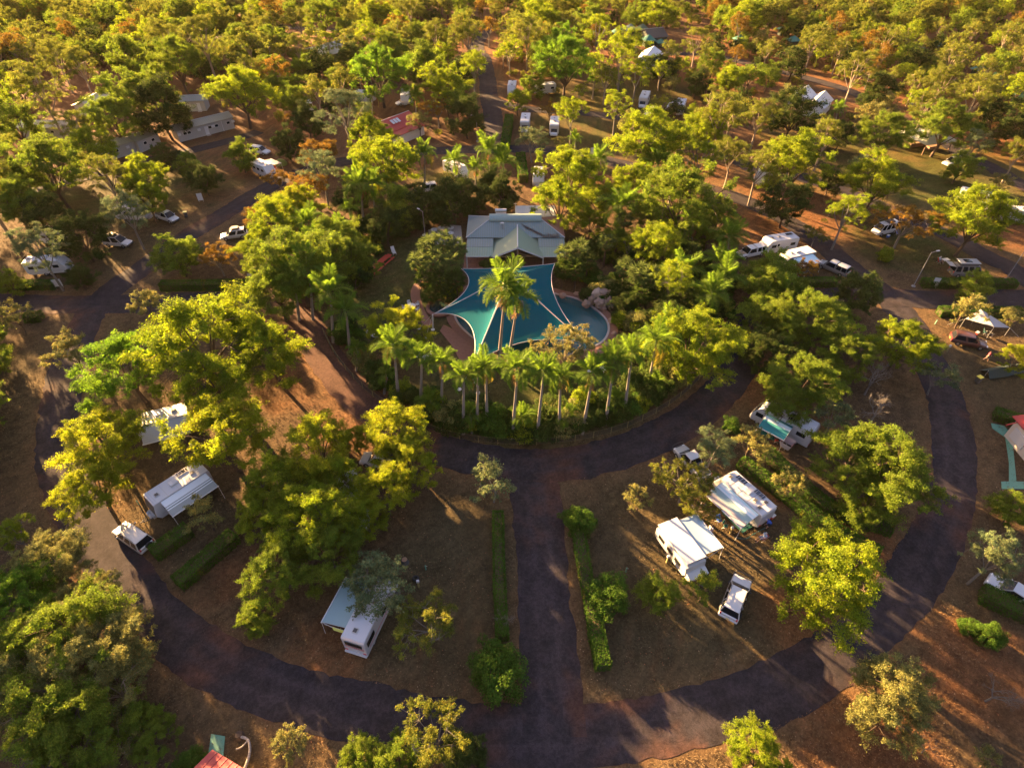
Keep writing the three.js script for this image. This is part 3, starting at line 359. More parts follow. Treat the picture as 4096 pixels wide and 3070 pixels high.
  // cottage at the east edge: red rafters, pale wall, green path
  { const a = spot(2176, 985), k = thing('cottage', 'pale cottage with red rafters and a green painted path', 'cottage', a, 0); part('wall', box(4, 2.6, 7, 3.6, 1.3, 0.2), M.wallCream, k); part('wall_panel', [box(0.12, 1.5, 2.2, 1.55, 1.4, -1.6), box(0.12, 1.5, 2.2, 1.55, 1.4, 1.6)], M.white, k); for (const z of [-3.2, 0.2, 3.4]) part('rafter', rod(V(0.3, 2.4, z + 0.35), V(4.5, 3.3, z - 0.35), 0.11, 0.11, 4), M.redWood, k); part('roof', panel(V(1.5, 2.75, 4.2), V(7, 3.9, 4.2), V(7, 3.9, -4), V(1.5, 2.75, -4), 0.08), sheetRed, k); }
  const path = (name, pts) => ground(name, slabXZ(pts.map(([u, v]) => { const p = spot(u, v); return [p.x, p.z]; }), 0.06, 0), M.greenPaint); path('green_path', [[2141, 914], [2170, 920], [2186, 940], [2192, 1000], [2196, 1040], [2212, 1040], [2212, 1056], [2164, 1056], [2163, 1040], [2180, 1040], [2180, 1000], [2172, 945], [2144, 925]]); path('green_path', [[456, 1585], [486, 1590], [480, 1660], [446, 1660]]);
  // red-roofed cottage at the lower edge
  { const p = spot(492, 1745), k = hut('cottage', 'cottage with a ribbed red roof beside the green path', 'cottage', p, -0.42, 5, 4, 2.4, 0.9, M.wallCream, mat(0.32, 0.04, 0.038, 0.5)); }
}
// ---------------------------------------------------------------- plants
const leafMat = (r, g, b, through = 0.42) => new THREE.MeshPhysicalMaterial({ color: col(r, g, b), roughness: 1, transmission: through, thickness: 0, vertexColors: true, specularIntensity: 0.12 });
const LEAF = {
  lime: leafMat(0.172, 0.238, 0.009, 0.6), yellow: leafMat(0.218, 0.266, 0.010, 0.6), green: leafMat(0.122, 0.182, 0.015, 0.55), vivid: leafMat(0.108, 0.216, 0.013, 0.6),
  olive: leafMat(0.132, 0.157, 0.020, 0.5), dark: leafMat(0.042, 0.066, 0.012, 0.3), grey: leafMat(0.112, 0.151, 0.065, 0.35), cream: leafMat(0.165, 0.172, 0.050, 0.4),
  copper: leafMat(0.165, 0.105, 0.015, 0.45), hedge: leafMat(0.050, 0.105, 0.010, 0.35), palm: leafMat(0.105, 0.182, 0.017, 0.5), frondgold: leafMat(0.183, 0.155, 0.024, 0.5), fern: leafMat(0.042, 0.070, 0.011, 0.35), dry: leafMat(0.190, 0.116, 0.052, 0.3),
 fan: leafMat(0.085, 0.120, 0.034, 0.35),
};
const barkTex = (() => { const r = rng(3), n = 128, a = Array.from({ length: n }, () => r()); return grain(n, (i, j) => 0.62 + 0.25 * a[(i * 3) % n] + 0.13 * noise(i * 0.2, j * 0.07)); })();
const bark = (r, g, b) => mat(r, g, b, 0.95, { map: barkTex, bumpMap: barkTex, bumpScale: 0.03 });
const BARK = { brown: bark(0.13, 0.085, 0.055), pale: bark(0.46, 0.36, 0.27), grey: bark(0.27, 0.24, 0.21), palm: bark(0.33, 0.30, 0.26), silver: bark(0.42, 0.38, 0.35), shaft: mat(0.16, 0.2, 0.05, 0.6) };

function limb(out, a, b, r0, r1, r, bend = 0.12, n = 5, seg = 4) {
  const len = a.distanceTo(b), m = a.clone().lerp(b, 0.5).add(V((r() - 0.5) * len * bend * 2, len * bend * 0.6, (r() - 0.5) * len * bend * 2)), c = new THREE.QuadraticBezierCurve3(a, m, b);
  let prev = a; for (let i = 1; i <= seg; i++) { const p = c.getPoint(i / seg); out.push(rod(prev, p, lerp(r0, r1, (i - 1) / seg), lerp(r0, r1, i / seg), n)); prev = p; }
  return c;
}
function clump(L, c, rad, o, r) {
  const n = Math.round(o.leaves * (rad / o.clump) ** 2), tone = 1 + 0.4 * (r() - 0.5), warm = 0.14 * (r() - 0.5), flat = (o.flat ?? 0.72) * (0.8 + 0.5 * r()), sx = 0.8 + 0.5 * r(), sz = 0.8 + 0.5 * r();
  const tw = Array.from({ length: 9 + Math.floor(r() * 6) }, () => { const d = unit(r); if (d.y < -0.3 && r() < 0.65) d.y *= -1; return [d, 0.5 + 0.95 * r()]; });
  for (let i = 0; i < n; i++) {
    const [td, tl] = tw[Math.floor(r() * tw.length)], along = tl * (0.18 + 0.82 * Math.sqrt(r())), d = o.ball ? unit(r).multiplyScalar(0.5 + 0.55 * Math.sqrt(r())) : td.clone().multiplyScalar(along).addScaledVector(unit(r), 0.36 * r() + 0.06);
    const at = V(c.x + d.x * rad * sx, c.y + d.y * rad * flat - (o.droop ?? 0.1) * 0.25 * rad * along * along, c.z + d.z * rad * sz); d.normalize();
    const nrm = d.clone().multiplyScalar(0.7).add(V(0, 0.45, 0)).addScaledVector(unit(r), 0.75).normalize();
    const dir = unit(r).addScaledVector(d, 0.5).add(V(0, -(o.droop ?? 0.1), 0)); dir.addScaledVector(nrm, -dir.dot(nrm)).normalize();
    const side = nrm.clone().cross(dir).normalize(), s = 0.65 + 0.7 * r(), v = tone * (0.6 + 0.8 * r()), w = warm + 0.16 * (r() - 0.5), odd = r() < (o.odd ?? 0.03);
    L.blade(at, dir, side, o.len * s, o.wid * s, odd ? [v * 1.5, v * 1.05, v * 0.9] : [v * (1 + w), v, v * (1 - w)]);
  }
}
// a tree: trunk with limbs, and a crown of leaf clumps spread over the limbs' ends
function growTree(seed, o) {
  const r = rng(seed), wood = [], L = new Leaves(r), ax = o.axes, cy = o.mid, top = V((r() - 0.5) * 0.8, o.fork, (r() - 0.5) * 0.8);
  limb(wood, V(0, -0.15, 0), top, o.trunk, o.trunk * 0.62, r, 0.06, 7, 4);
  const twist = r() * TAU;
  for (let k = 0; k < o.limbs; k++) {
    const az = twist + k * 2.39996 + (r() - 0.5) * 0.5, el = Math.asin(clamp(lerp(o.low ?? -0.35, 0.98, (k + 0.5) / o.limbs) + (r() - 0.5) * 0.2, -0.9, 1)), reach = 0.52 + 0.22 * r();
    const end = V(Math.cos(az) * Math.cos(el) * ax[0] * reach, cy + Math.sin(el) * ax[1] * reach, Math.sin(az) * Math.cos(el) * ax[2] * reach);
    const from = top.clone().multiplyScalar(0.8 + 0.2 * r());
    limb(wood, from, end, o.trunk * 0.45, o.trunk * 0.16, r, 0.14, 5, 4);
    const lobe = 0.74 + 0.46 * r();
    for (let j = 0; j < o.per; j++) {
      const a2 = az + (r() - 0.5) * (o.spread ?? 1.5), e2 = clamp(el + (r() - 0.5) * 1.1, -0.75, 1.5), q = (j === 0 ? 0.55 : 0.66 + 0.46 * r()) * lobe;
      const c = V(Math.cos(a2) * Math.cos(e2) * ax[0] * q, cy + Math.sin(e2) * ax[1] * q, Math.sin(a2) * Math.cos(e2) * ax[2] * q);
      limb(wood, end, c, o.trunk * 0.14, o.trunk * 0.05, r, 0.1, 4, 2);
      clump(L, c, o.clump * (0.55 + 0.95 * r() * r() + 0.15 * r()), o, r);
    }
  }
  return { wood: mg(wood), leaf: L.build(), rad: (ax[0] + ax[2]) / 2 * (o.fit ?? 0.95), mid: cy };
}
const form = {};   // kind -> list of grown shapes
const grow = (kind, n, seed, o) => { form[kind] = Array.from({ length: n }, (_, i) => growTree(seed + i * 17, { ...o, axes: o.axes.map((a, k) => a * (1 + 0.16 * (rng(seed + i * 5 + k)() - 0.5))) })); };
grow('broad', 4, 101, { axes: [4.7, 3.9, 4.7], mid: 6.0, fork: 2.6, trunk: 0.30, limbs: 10, per: 9, clump: 0.92, leaves: 720, len: 0.19, wid: 0.085, low: -0.35, odd: 0.03, fit: 0.87 });
grow('gum', 4, 301, { axes: [3.6, 3.6, 3.6], mid: 8.2, fork: 5.0, trunk: 0.24, limbs: 8, per: 7, clump: 0.8, leaves: 460, len: 0.22, wid: 0.065, low: -0.3, droop: 0.6, flat: 0.62, odd: 0.05 });
grow('round', 3, 501, { axes: [3.3, 3.5, 3.3], mid: 3.9, fork: 1.5, trunk: 0.20, limbs: 10, per: 7, clump: 0.85, leaves: 560, len: 0.19, wid: 0.095, low: -0.75 });
grow('slight', 3, 701, { axes: [2.5, 1.9, 2.5], mid: 3.5, fork: 1.7, trunk: 0.13, limbs: 7, per: 5, clump: 0.56, leaves: 240, len: 0.185, wid: 0.095, low: -0.3, odd: 0.10 });
grow('spread', 2, 801, { axes: [4.4, 2.2, 4.4], mid: 5.2, fork: 2.6, trunk: 0.24, limbs: 8, per: 8, clump: 0.72, leaves: 360, len: 0.19, wid: 0.085, low: -0.2, flat: 0.55, odd: 0.14 });
grow('bush', 3, 901, { axes: [1.35, 1.2, 1.35], mid: 1.15, fork: 0.4, trunk: 0.07, limbs: 8, per: 4, clump: 0.52, leaves: 260, len: 0.16, wid: 0.09, low: -0.8, ball: true });
grow('topiary', 2, 951, { axes: [1.9, 1.75, 1.9], mid: 1.75, fork: 0.5, trunk: 0.1, limbs: 10, per: 8, clump: 0.58, leaves: 250, len: 0.16, wid: 0.09, low: -0.85, ball: true });
// thinner shapes for trees that stand far off
grow('farbroad', 3, 1101, { axes: [4.6, 3.9, 4.6], mid: 6.0, fork: 2.8, trunk: 0.28, limbs: 9, per: 7, clump: 1.05, leaves: 120, len: 0.42, wid: 0.2, low: -0.4 });
grow('fargum', 4, 1301, { axes: [3.7, 3.7, 3.7], mid: 7.6, fork: 4.6, trunk: 0.24, limbs: 8, per: 5, clump: 0.98, leaves: 105, len: 0.44, wid: 0.16, low: -0.4, droop: 0.5, flat: 0.65, odd: 0.06 });
grow('farround', 2, 1501, { axes: [3.2, 3.3, 3.2], mid: 3.9, fork: 1.6, trunk: 0.2, limbs: 8, per: 4, clump: 1.15, leaves: 150, len: 0.42, wid: 0.2, low: -0.7 });
// leafless trees: forked again and again
function growBare(seed, h, depth = 6) {
  const r = rng(seed), wood = [];
  (function fork(a, dir, len, rad, k) {
    const b = a.clone().addScaledVector(dir, len); limb(wood, a, b, rad, rad * 0.66, r, 0.1, k > 2 ? 5 : 3, k > 2 ? 3 : 2);
    if (!k) return;
    const n = k > 3 ? 3 : 2 + (r() < 0.5 ? 1 : 0);
    for (let i = 0; i < n; i++) fork(b, dir.clone().addScaledVector(unit(r), 0.75).add(V(0, 0.12, 0)).normalize(), len * (0.62 + 0.25 * r()), rad * 0.6, k - 1);
  })(V(0, -0.1, 0), V(0.06, 1, 0.04).normalize(), h * 0.3, 0.22, depth);
  const g = mg(wood); g.computeBoundingBox(); const b = g.boundingBox;
  return { wood: g, rad: (b.max.x - b.min.x + b.max.z - b.min.z) / 4, mid: b.max.y * 0.66 };
}
form.bare = [growBare(41, 6.5), growBare(57, 6.2)];

// words for where a thing stands, from marks anyone can find in the place
const marks = [
  ['the metal-roofed pool pavilion', 1110, 510], ['the teal shade sail', 1110, 700], ['the red-roofed amenities block', 845, 285], ['the long grey cabin', 440, 285], ['the grey-roofed far shed', 705, 118],
  ['the pair of white gabled tents', 1760, 215], ['the grey hip-roofed camp kitchen', 1992, 305], ['the green safari tents', 1390, 90], ['the caravan with the silver awning', 355, 915], ['the caravan with the grey-striped awning', 380, 1050],
  ['the motorhome with red lettering', 790, 1310], ['the motorhome with the teal awning', 1700, 905], ['the caravan with two roof solar panels', 1612, 1065], ['the pop-top caravan', 1480, 1170], ['the white wagon with its door open', 1590, 1290],
  ['the red-glowing wagon by the tarp', 2095, 735], ['the white hatch-roofed minivan', 1912, 500], ['the grey pop-top van', 2080, 580], ['the white ute with a canopy', 1620, 540], ['the white ute by the bin', 358, 468],
  ['the silver wagon under the trees', 503, 510], ['the red-roofed cottage', 480, 1650], ['the cottage with red rafters', 2200, 980], ['the T-junction below the palms', 1155, 1010], ['the lower road fork', 1190, 1590], ['the west crossroads', 240, 650], ['the east crossroads', 1920, 640], ['the north road', 1055, 190], ['the north lane of parked campers', 1320, 235], ['the far cross track', 760, 66], ['the far end of the north road', 1040, 90], ['the east perimeter road', 1900, 230], ['the west dirt yard', 200, 190], ['the east lawn', 1930, 360], ['the teal tents of the east wood', 2140, 185],
].map(([n, u, v]) => [n, spot(u, v)]);
function whereabouts(p) {
  if (p.z < -235) return 'in the open woodland beyond the camp'; let best = null, bd = 1e9; for (const [n, q] of marks) { const d = Math.hypot(q.x - p.x, q.z - p.z); if (d < bd) { bd = d; best = n; } }
  return (bd < 9 ? 'close beside ' : bd < 22 ? 'near ' : 'in the grounds by ') + best;
}
const SORT = {   // look: shape, leaf, bark, name, words, category
  B: ['broad', 'lime', 'brown', 'shade_tree', 'broad lime-green shade tree', 'tree'], Y: ['broad', 'yellow', 'brown', 'shade_tree', 'broad yellow-green shade tree', 'tree'], V: ['broad', 'vivid', 'brown', 'shade_tree', 'dense bright-green shade tree', 'tree'],
  G: ['broad', 'green', 'brown', 'shade_tree', 'spreading mid-green shade tree', 'tree'], E: ['gum', 'olive', 'pale', 'gum_tree', 'airy olive pale-limbed gum tree', 'tree'], L: ['gum', 'lime', 'grey', 'gum_tree', 'airy light-green gum tree', 'tree'], W: ['gum', 'grey', 'grey', 'gum_tree', 'feathery grey-green gum tree', 'tree'],
  D: ['round', 'dark', 'brown', 'evergreen_tree', 'dense dark evergreen tree', 'tree'], N: ['round', 'green', 'brown', 'evergreen_tree', 'rounded green evergreen tree', 'tree'], O: ['spread', 'copper', 'grey', 'copper_tree', 'copper-leaved spreading tree', 'tree'], Q: ['spread', 'olive', 'grey', 'copper_tree', 'dark spreading tree flecked with orange', 'tree'], C: ['spread', 'cream', 'pale', 'pale_tree', 'pale flat-topped spreading tree', 'tree'],
  S: ['slight', 'cream', 'brown', 'small_tree', 'small cream-leaved ornamental tree', 'tree'], T: ['slight', 'grey', 'grey', 'small_tree', 'small grey-green ornamental tree', 'tree'], K: ['slight', 'green', 'brown', 'small_tree', 'small green ornamental tree', 'tree'], X: ['bare', null, 'grey', 'bare_tree', 'leafless grey twiggy tree', 'tree'],
  M: ['broad', 'cream', 'brown', 'pale_tree', 'broad cream-leaved tree', 'tree'],
  R: ['topiary', 'hedge', 'brown', 'bush', 'large clipped green bush', 'bush'],
  b: ['bush', 'hedge', 'brown', 'bush', 'rounded clipped green bush', 'bush'], d: ['bush', 'fern', 'brown', 'shrub', 'dark leafy undergrowth shrub', 'shrub'], y: ['bush', 'lime', 'brown', 'shrub', 'bright lime leafy shrub', 'shrub'], p: ['bush', 'cream', 'brown', 'shrub', 'pale leafy shrub', 'shrub'],
  fB: ['farbroad', 'lime', 'brown', 'shade_tree', 'broad lime-green shade tree', 'tree'], fG: ['farbroad', 'green', 'brown', 'shade_tree', 'spreading mid-green shade tree', 'tree'], fE: ['fargum', 'olive', 'pale', 'gum_tree', 'airy olive pale-limbed gum tree', 'tree'], fL: ['fargum', 'lime', 'pale', 'gum_tree', 'airy light-green gum tree', 'tree'], fO: ['fargum', 'copper', 'grey', 'gum_tree', 'rust-tinged gum tree', 'tree'], fD: ['farround', 'dark', 'brown', 'evergreen_tree', 'dense dark evergreen tree', 'tree'], fN: ['farround', 'green', 'brown', 'evergreen_tree', 'rounded green evergreen tree', 'tree'], fC: ['farround', 'cream', 'brown', 'small_tree', 'small cream-leaved ornamental tree', 'tree'],
};
const dice = rng(2024), stood = [];   // stood: x, z, radius of what grows already
function plantAt(sort, x, z, scale, words) {
  const [shape, leaf, wood, name, look, cat] = SORT[sort], f = form[shape][Math.floor(dice() * form[shape].length)];
  const where = whereabouts(V(x, 0, z)), size = cat !== 'tree' ? (scale < 0.95 ? 'small ' : scale < 1.3 ? 'bushy ' : 'big ') : scale < 0.72 ? 'low ' : scale < 0.95 ? 'young ' : scale < 1.18 ? 'full-grown ' : scale < 1.5 ? 'tall ' : 'towering ', o = thing(name, words ?? `${size}${look} ${where}`, cat, V(x, 0, z), dice() * TAU, words ? undefined : `${size}${look} ${where}`);
  if (!words && o.userData.label.split(' ').length > 16) o.userData.label = o.userData.group = `${look} ${where}`;
  o.scale.set(scale, scale * (0.93 + 0.14 * dice()), scale);
  part(cat === 'tree' ? 'trunk' : 'stem', f.wood, BARK[wood], o); if (leaf) part(cat === 'tree' ? 'crown' : 'foliage', f.leaf, LEAF[leaf], o);
  stood.push([x, z, f.rad * scale]); return o;
}
// crown surveyed at (u, v) with a radius of px on the sheet
function tree(sort, u, v, px, words) {
  const f = form[SORT[sort][0]][0], k = f.mid / f.rad; let R = 3; for (let i = 0; i < 12; i++) R = px / FOCAL * depthAt(v, Math.min(R * k, 16));
  const p = spot(u, v, Math.min(R * k, 16)); return plantAt(sort, p.x, p.z, R / f.rad, words);
}

// ---- palms
function frondShape(seed, len, droop, nl = 24, leaflet = 0.75) {
  const r = rng(seed), L = new Leaves(r), pts = []; for (let i = 0; i <= 14; i++) { const t = i / 14; pts.push(V(len * (t - 0.18 * t * t * droop), len * (0.34 * t * (1.25 - droop * 0.5) - 0.52 * droop * t * t * t), 0)); }
  const c = new THREE.CatmullRomCurve3(pts);
  for (let i = 2; i <= nl; i++) { const t = 0.1 + 0.9 * i / nl, p = c.getPoint(Math.min(t, 1)), T = c.getTangent(Math.min(t, 1));
    for (const s of [-1, 1]) for (let q = 0; q < 2; q++) {
      const d = T.clone().multiplyScalar(0.55 + 0.3 * t).add(V(0, q ? 0.30 : -0.25 - 0.15 * r(), s)).addScaledVector(unit(r), 0.16).normalize(), side = V(T.x, T.y + 0.4, 0).normalize().addScaledVector(d, -0.4).normalize();
      const ll = leaflet * (0.55 + 0.6 * Math.sin(Math.PI * (0.12 + 0.8 * t))) * (0.85 + 0.3 * r()), v = 0.75 + 0.5 * r();
      L.blade(p, d, side, ll, 0.085, [v * (1 + 0.1 * (r() - 0.5)), v, v * 0.9], 0.05);
    } }
  const rach = []; for (let i = 0; i < 14; i++) rach.push(rod(pts[i], pts[i + 1], lerp(0.05, 0.012, i / 14), lerp(0.05, 0.012, (i + 1) / 14), 4));
  const g = bare(mg(rach)); const n = g.attributes.position.count; g.setAttribute('color', new THREE.BufferAttribute(new Float32Array(n * 3).fill(1.2), 3)); g.deleteAttribute('uv');
  return mergeGeometries([L.build(), g]);
}
const FROND = { up: frondShape(1, 2.5, 0.25), mid: frondShape(2, 2.9, 0.8), mid2: frondShape(3, 2.8, 1.0), low: frondShape(4, 2.7, 1.5) };
function trunkShape(h, r0, r1, lean, seed) { const r = rng(seed), o = []; let a = V(0, -0.1, 0); const n = 9; for (let i = 1; i <= n; i++) { const t = i / n, b = V(lean * t * t, h * t, 0), bulge = 1 + 0.18 * Math.exp(-Math.pow((t - 0.3) / 0.25, 2)); o.push(rod(a, b, lerp(r0, r1, (i - 1) / n) * bulge, lerp(r0, r1, t) * bulge, 9)); if (i < n) o.push(cyl(lerp(r0, r1, t) * bulge * 1.06, lerp(r0, r1, t) * bulge * 1.06, 0.05, b.x, b.y, b.z, 9)); a = b; } return mg(o); }
const palmTrunks = [trunkShape(6.6, 0.20, 0.13, 0.1, 1), trunkShape(6.6, 0.21, 0.13, 0.45, 2), trunkShape(6.6, 0.19, 0.14, 0.2, 3)], SHAFT = cyl(0.09, 0.15, 0.9, 0, 0.45, 0, 9), BOSS = mg([ball(0.16, 0, 0, 0, 1, 1.3, 1, 8), rod(V(0, 0.1, 0), V(0.25, 1.6, 0.1), 0.03, 0.008, 4)]);
// palm from the survey: crown heart at (u, v), foot at (fu, fv)
function palm(u, v, fu, fv, px, words, gold = 0) {
  const foot = spot(fu, fv), c0 = spot(u, v, 3);
  // height that puts the heart over the foot: find h where the surveyed sight line passes nearest the foot
  let best = 3, bd = 1e9; for (let h = 2.5; h < 15; h += 0.1) { const q = spot(u, v, h), d = Math.hypot(q.x - foot.x, q.z - foot.z); if (d < bd) { bd = d; best = h; } }
  const heart = spot(u, v, best).add(V((dice() - 0.5) * 0.7, 0, (dice() - 0.5) * 0.7)), R = px * (0.88 + 0.26 * dice()) / FOCAL * depthAt(v, best), s = R / 2.75, k = Math.floor(dice() * 3), o = thing('palm_tree', words, 'palm', foot, 0, words ? undefined : 'tall feather palms around the pool garden');
  const lean = Math.hypot(heart.x - foot.x, heart.z - foot.z), th = Math.max(1.2, best - 0.9 * s);
  const sway = V(heart.x - foot.x, 0, heart.z - foot.z).clampLength(0, 1.2), t = part('trunk', palmTrunks[0], BARK.palm, o); t.scale.set(Math.min(1.15, 0.8 + 0.2 * s), th / 6.6, Math.min(1.15, 0.8 + 0.2 * s));
  if (sway.length() > 0.15) { t.rotation.z = -Math.atan2(sway.x, th); t.rotation.x = Math.atan2(sway.z, th); }
  const hx = sway.x, hz = sway.z, sh = part('crownshaft', SHAFT, BARK.shaft, o); sh.position.set(hx, th - 0.05, hz); sh.scale.setScalar(s);
  const bs = part('spear', BOSS, BARK.shaft, o); bs.position.set(hx, th + 0.85 * s, hz); bs.scale.setScalar(s);
  const n = 12 + Math.floor(dice() * 5), tw = dice() * TAU, droopy = dice() * 0.3;
  for (let i = 0; i < n; i++) {
    const ring = i < 4 ? 'up' : i < 9 ? 'mid' : i < 13 ? 'mid2' : 'low', f = part('frond', FROND[ring], (gold && i % 2) || i === 14 ? LEAF.frondgold : LEAF.palm, o);
    f.position.set(hx, th + 0.8 * s, hz); f.scale.setScalar(s * (0.86 + 0.26 * dice())); f.rotation.set(0, tw + i * 2.39996 + 0.3 * dice(), ring === 'up' ? 0.62 + 0.3 * dice() : ring === 'mid' ? 0.22 + 0.2 * dice() : ring === 'mid2' ? -0.02 + 0.15 * dice() - droopy : -0.35 - droopy, 'YXZ');
  }
  for (let i = 0; i < Math.floor(dice() * 3); i++) { const f = part('dead_frond', FROND.low, LEAF.dry, o); f.position.set(hx, th + 0.6 * s, hz); f.scale.setScalar(s * 0.8); f.rotation.set(0, dice() * TAU, -0.95 - 0.3 * dice(), 'YXZ'); }
  if (!words) o.userData.label = o.userData.group = (best > 9.5 ? 'tall' : best > 5.5 ? 'mid-height' : 'short young') + ' feather palm ' + whereabouts(foot);
  stood.push([foot.x, foot.z, 1]); return o;
}
// fan palm: pleated round leaves on stalks, with a skirt of dead ones
function fanCrown(seed, n, dead) {
  const r = rng(seed), L = new Leaves(r);
  for (let i = 0; i < n; i++) {
    const el = dead ? -0.9 - 0.4 * r() : lerp(-0.75, 1.2, i / n), az = i * 2.39996 + r() * 0.4, d = V(Math.cos(az) * Math.cos(el), Math.sin(el), Math.sin(az) * Math.cos(el)), stalk = (dead ? 0.5 : 0.9) + 0.35 * r(), hub = d.clone().multiplyScalar(stalk), across = V(-Math.sin(az), 0, Math.cos(az)), face = across.clone().cross(d).normalize(), tone = 0.75 + 0.5 * r();
    L.blade(V(0, 0, 0), d, across, stalk, 0.05, [tone, tone, tone]);
    for (let k = 0; k < 15; k++) { const a = (k / 14 - 0.5) * 4.1, dir = d.clone().multiplyScalar(Math.cos(a)).addScaledVector(across, Math.sin(a)).add(V(0, -0.28, 0)).addScaledVector(face, 0.1 * (k % 2 ? 1 : -1)).normalize(), sd = dir.clone().cross(face).normalize(); L.blade(hub, dir, sd, 0.95 * (0.8 + 0.3 * r()), 0.17, [tone, tone, tone * 0.9], k % 2 ? 0.5 : -0.5); }
  }
  return L.build();
}
const FAN = [fanCrown(61, 21), fanCrown(62, 18)], SKIRT = fanCrown(63, 12, true), fanTrunk = trunkShape(5, 0.13, 0.11, 0.15, 9);
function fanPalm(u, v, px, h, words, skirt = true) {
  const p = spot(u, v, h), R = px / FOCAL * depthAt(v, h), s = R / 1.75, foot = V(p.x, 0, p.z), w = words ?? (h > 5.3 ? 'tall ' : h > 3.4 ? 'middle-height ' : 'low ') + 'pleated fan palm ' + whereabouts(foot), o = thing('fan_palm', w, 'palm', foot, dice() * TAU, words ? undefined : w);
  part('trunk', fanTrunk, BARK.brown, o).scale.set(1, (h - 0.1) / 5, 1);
  const c = part('crown', FAN[Math.floor(dice() * 2)], h > 4.8 ? LEAF.fan : LEAF.fern, o); c.position.set(0.12, h - 0.15, 0); c.scale.setScalar(s);  // lit tall heads and shaded low ones put into the leaf colours
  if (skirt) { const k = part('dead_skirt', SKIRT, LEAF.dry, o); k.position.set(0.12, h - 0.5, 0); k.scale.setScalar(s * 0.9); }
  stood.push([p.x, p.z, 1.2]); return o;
}
// ---- clipped hedges: a twiggy heart and a coat of small leaves
let hedgeSeed = 400;
function hedge(line, wide, high, words, leaf = 'hedge') {
  const P = line.map(([u, v]) => spot(u, v)), base = P[0].clone(), r = rng(++hedgeSeed), L = new Leaves(r), core = [], o = thing('hedge', words, 'hedge', base);
  const curve = P.length > 2 ? new THREE.CatmullRomCurve3(P) : new THREE.LineCurve3(P[0], P[1]), len = curve.getLength(), n = Math.max(2, Math.round(len / 1.6));
  for (let i = 0; i < n; i++) { const a = curve.getPoint(i / n), b = curve.getPoint((i + 1) / n), m = a.clone().lerp(b, 0.5).sub(base), d = b.clone().sub(a); core.push(box(d.length() * 1.02, high - 0.34, wide - 0.4, m.x, (high - 0.3) / 2, m.z, Math.atan2(-d.z, d.x))); }
  const dens = base.z < -110 ? 40 : 150, count = Math.round(len * (wide + 2 * high) * dens);
  for (let i = 0; i < count; i++) {
    const t = r() * 1.02 - 0.01, p = curve.getPoint(clamp(t, 0, 1)).sub(base), T = curve.getTangent(clamp(t, 0, 1)), N = V(-T.z, 0, T.x), e = r() * (wide + 2 * high), uneven = 0.26 * fbm(t * len * 0.55 + hedgeSeed, e * 0.8) + 0.1 * (r() - 0.5);
    let at, nn; if (e < wide) { at = p.clone().addScaledVector(N, e - wide / 2).setY(high + uneven); nn = V(0, 1, 0); } else { const s = e < wide + high ? 1 : -1, y = (e - wide) % high; at = p.clone().addScaledVector(N, s * (wide / 2 + uneven - 0.06 * Math.pow(y / high, 6))).setY(y + 0.03); nn = N.clone().multiplyScalar(s); }
    nn.addScaledVector(unit(r), 0.8).normalize(); const dir = unit(r); dir.addScaledVector(nn, -dir.dot(nn)).normalize(); const v = (0.7 + 0.6 * r()) * (1 + 0.5 * fbm(at.x * 0.6 + base.x, at.z * 0.6)), w = 0.2 * (r() - 0.5);
    const dead = fbm(at.x * 0.5 + 20, at.z * 0.5 + base.z) > 0.25 && r() < 0.5; L.blade(at.addScaledVector(nn, -0.04), dir, nn.clone().cross(dir), dens < 100 ? 0.34 : 0.17, dens < 100 ? 0.2 : 0.10, dead ? [v * 2.4, v * 1.1, v] : [v * (1 + w), v, v]);
  }
  for (const t of [0, 1]) { const p = curve.getPoint(t).sub(base), T = curve.getTangent(t).multiplyScalar(t ? 1 : -1), N = V(-T.z, 0, T.x); for (let i = 0; i < wide * high * 150; i++) { const at = p.clone().addScaledVector(N, (r() - 0.5) * wide).addScaledVector(T, 0.08 * r()).setY(r() * high), nn = T.clone().addScaledVector(unit(r), 0.8).normalize(), dir = unit(r); dir.addScaledVector(nn, -dir.dot(nn)).normalize(); const v = 0.7 + 0.6 * r(); L.blade(at, dir, nn.clone().cross(dir), 0.17, 0.1, [v, v, v]); } }
  part('branches', core, BARK.brown, o); part('foliage', L.build(), LEAF[leaf], o); for (let t = 0; t <= len; t += 2) { const q = curve.getPoint(t / len); pool_keep.push([q.x, q.z, 1.2]); } return o;
}
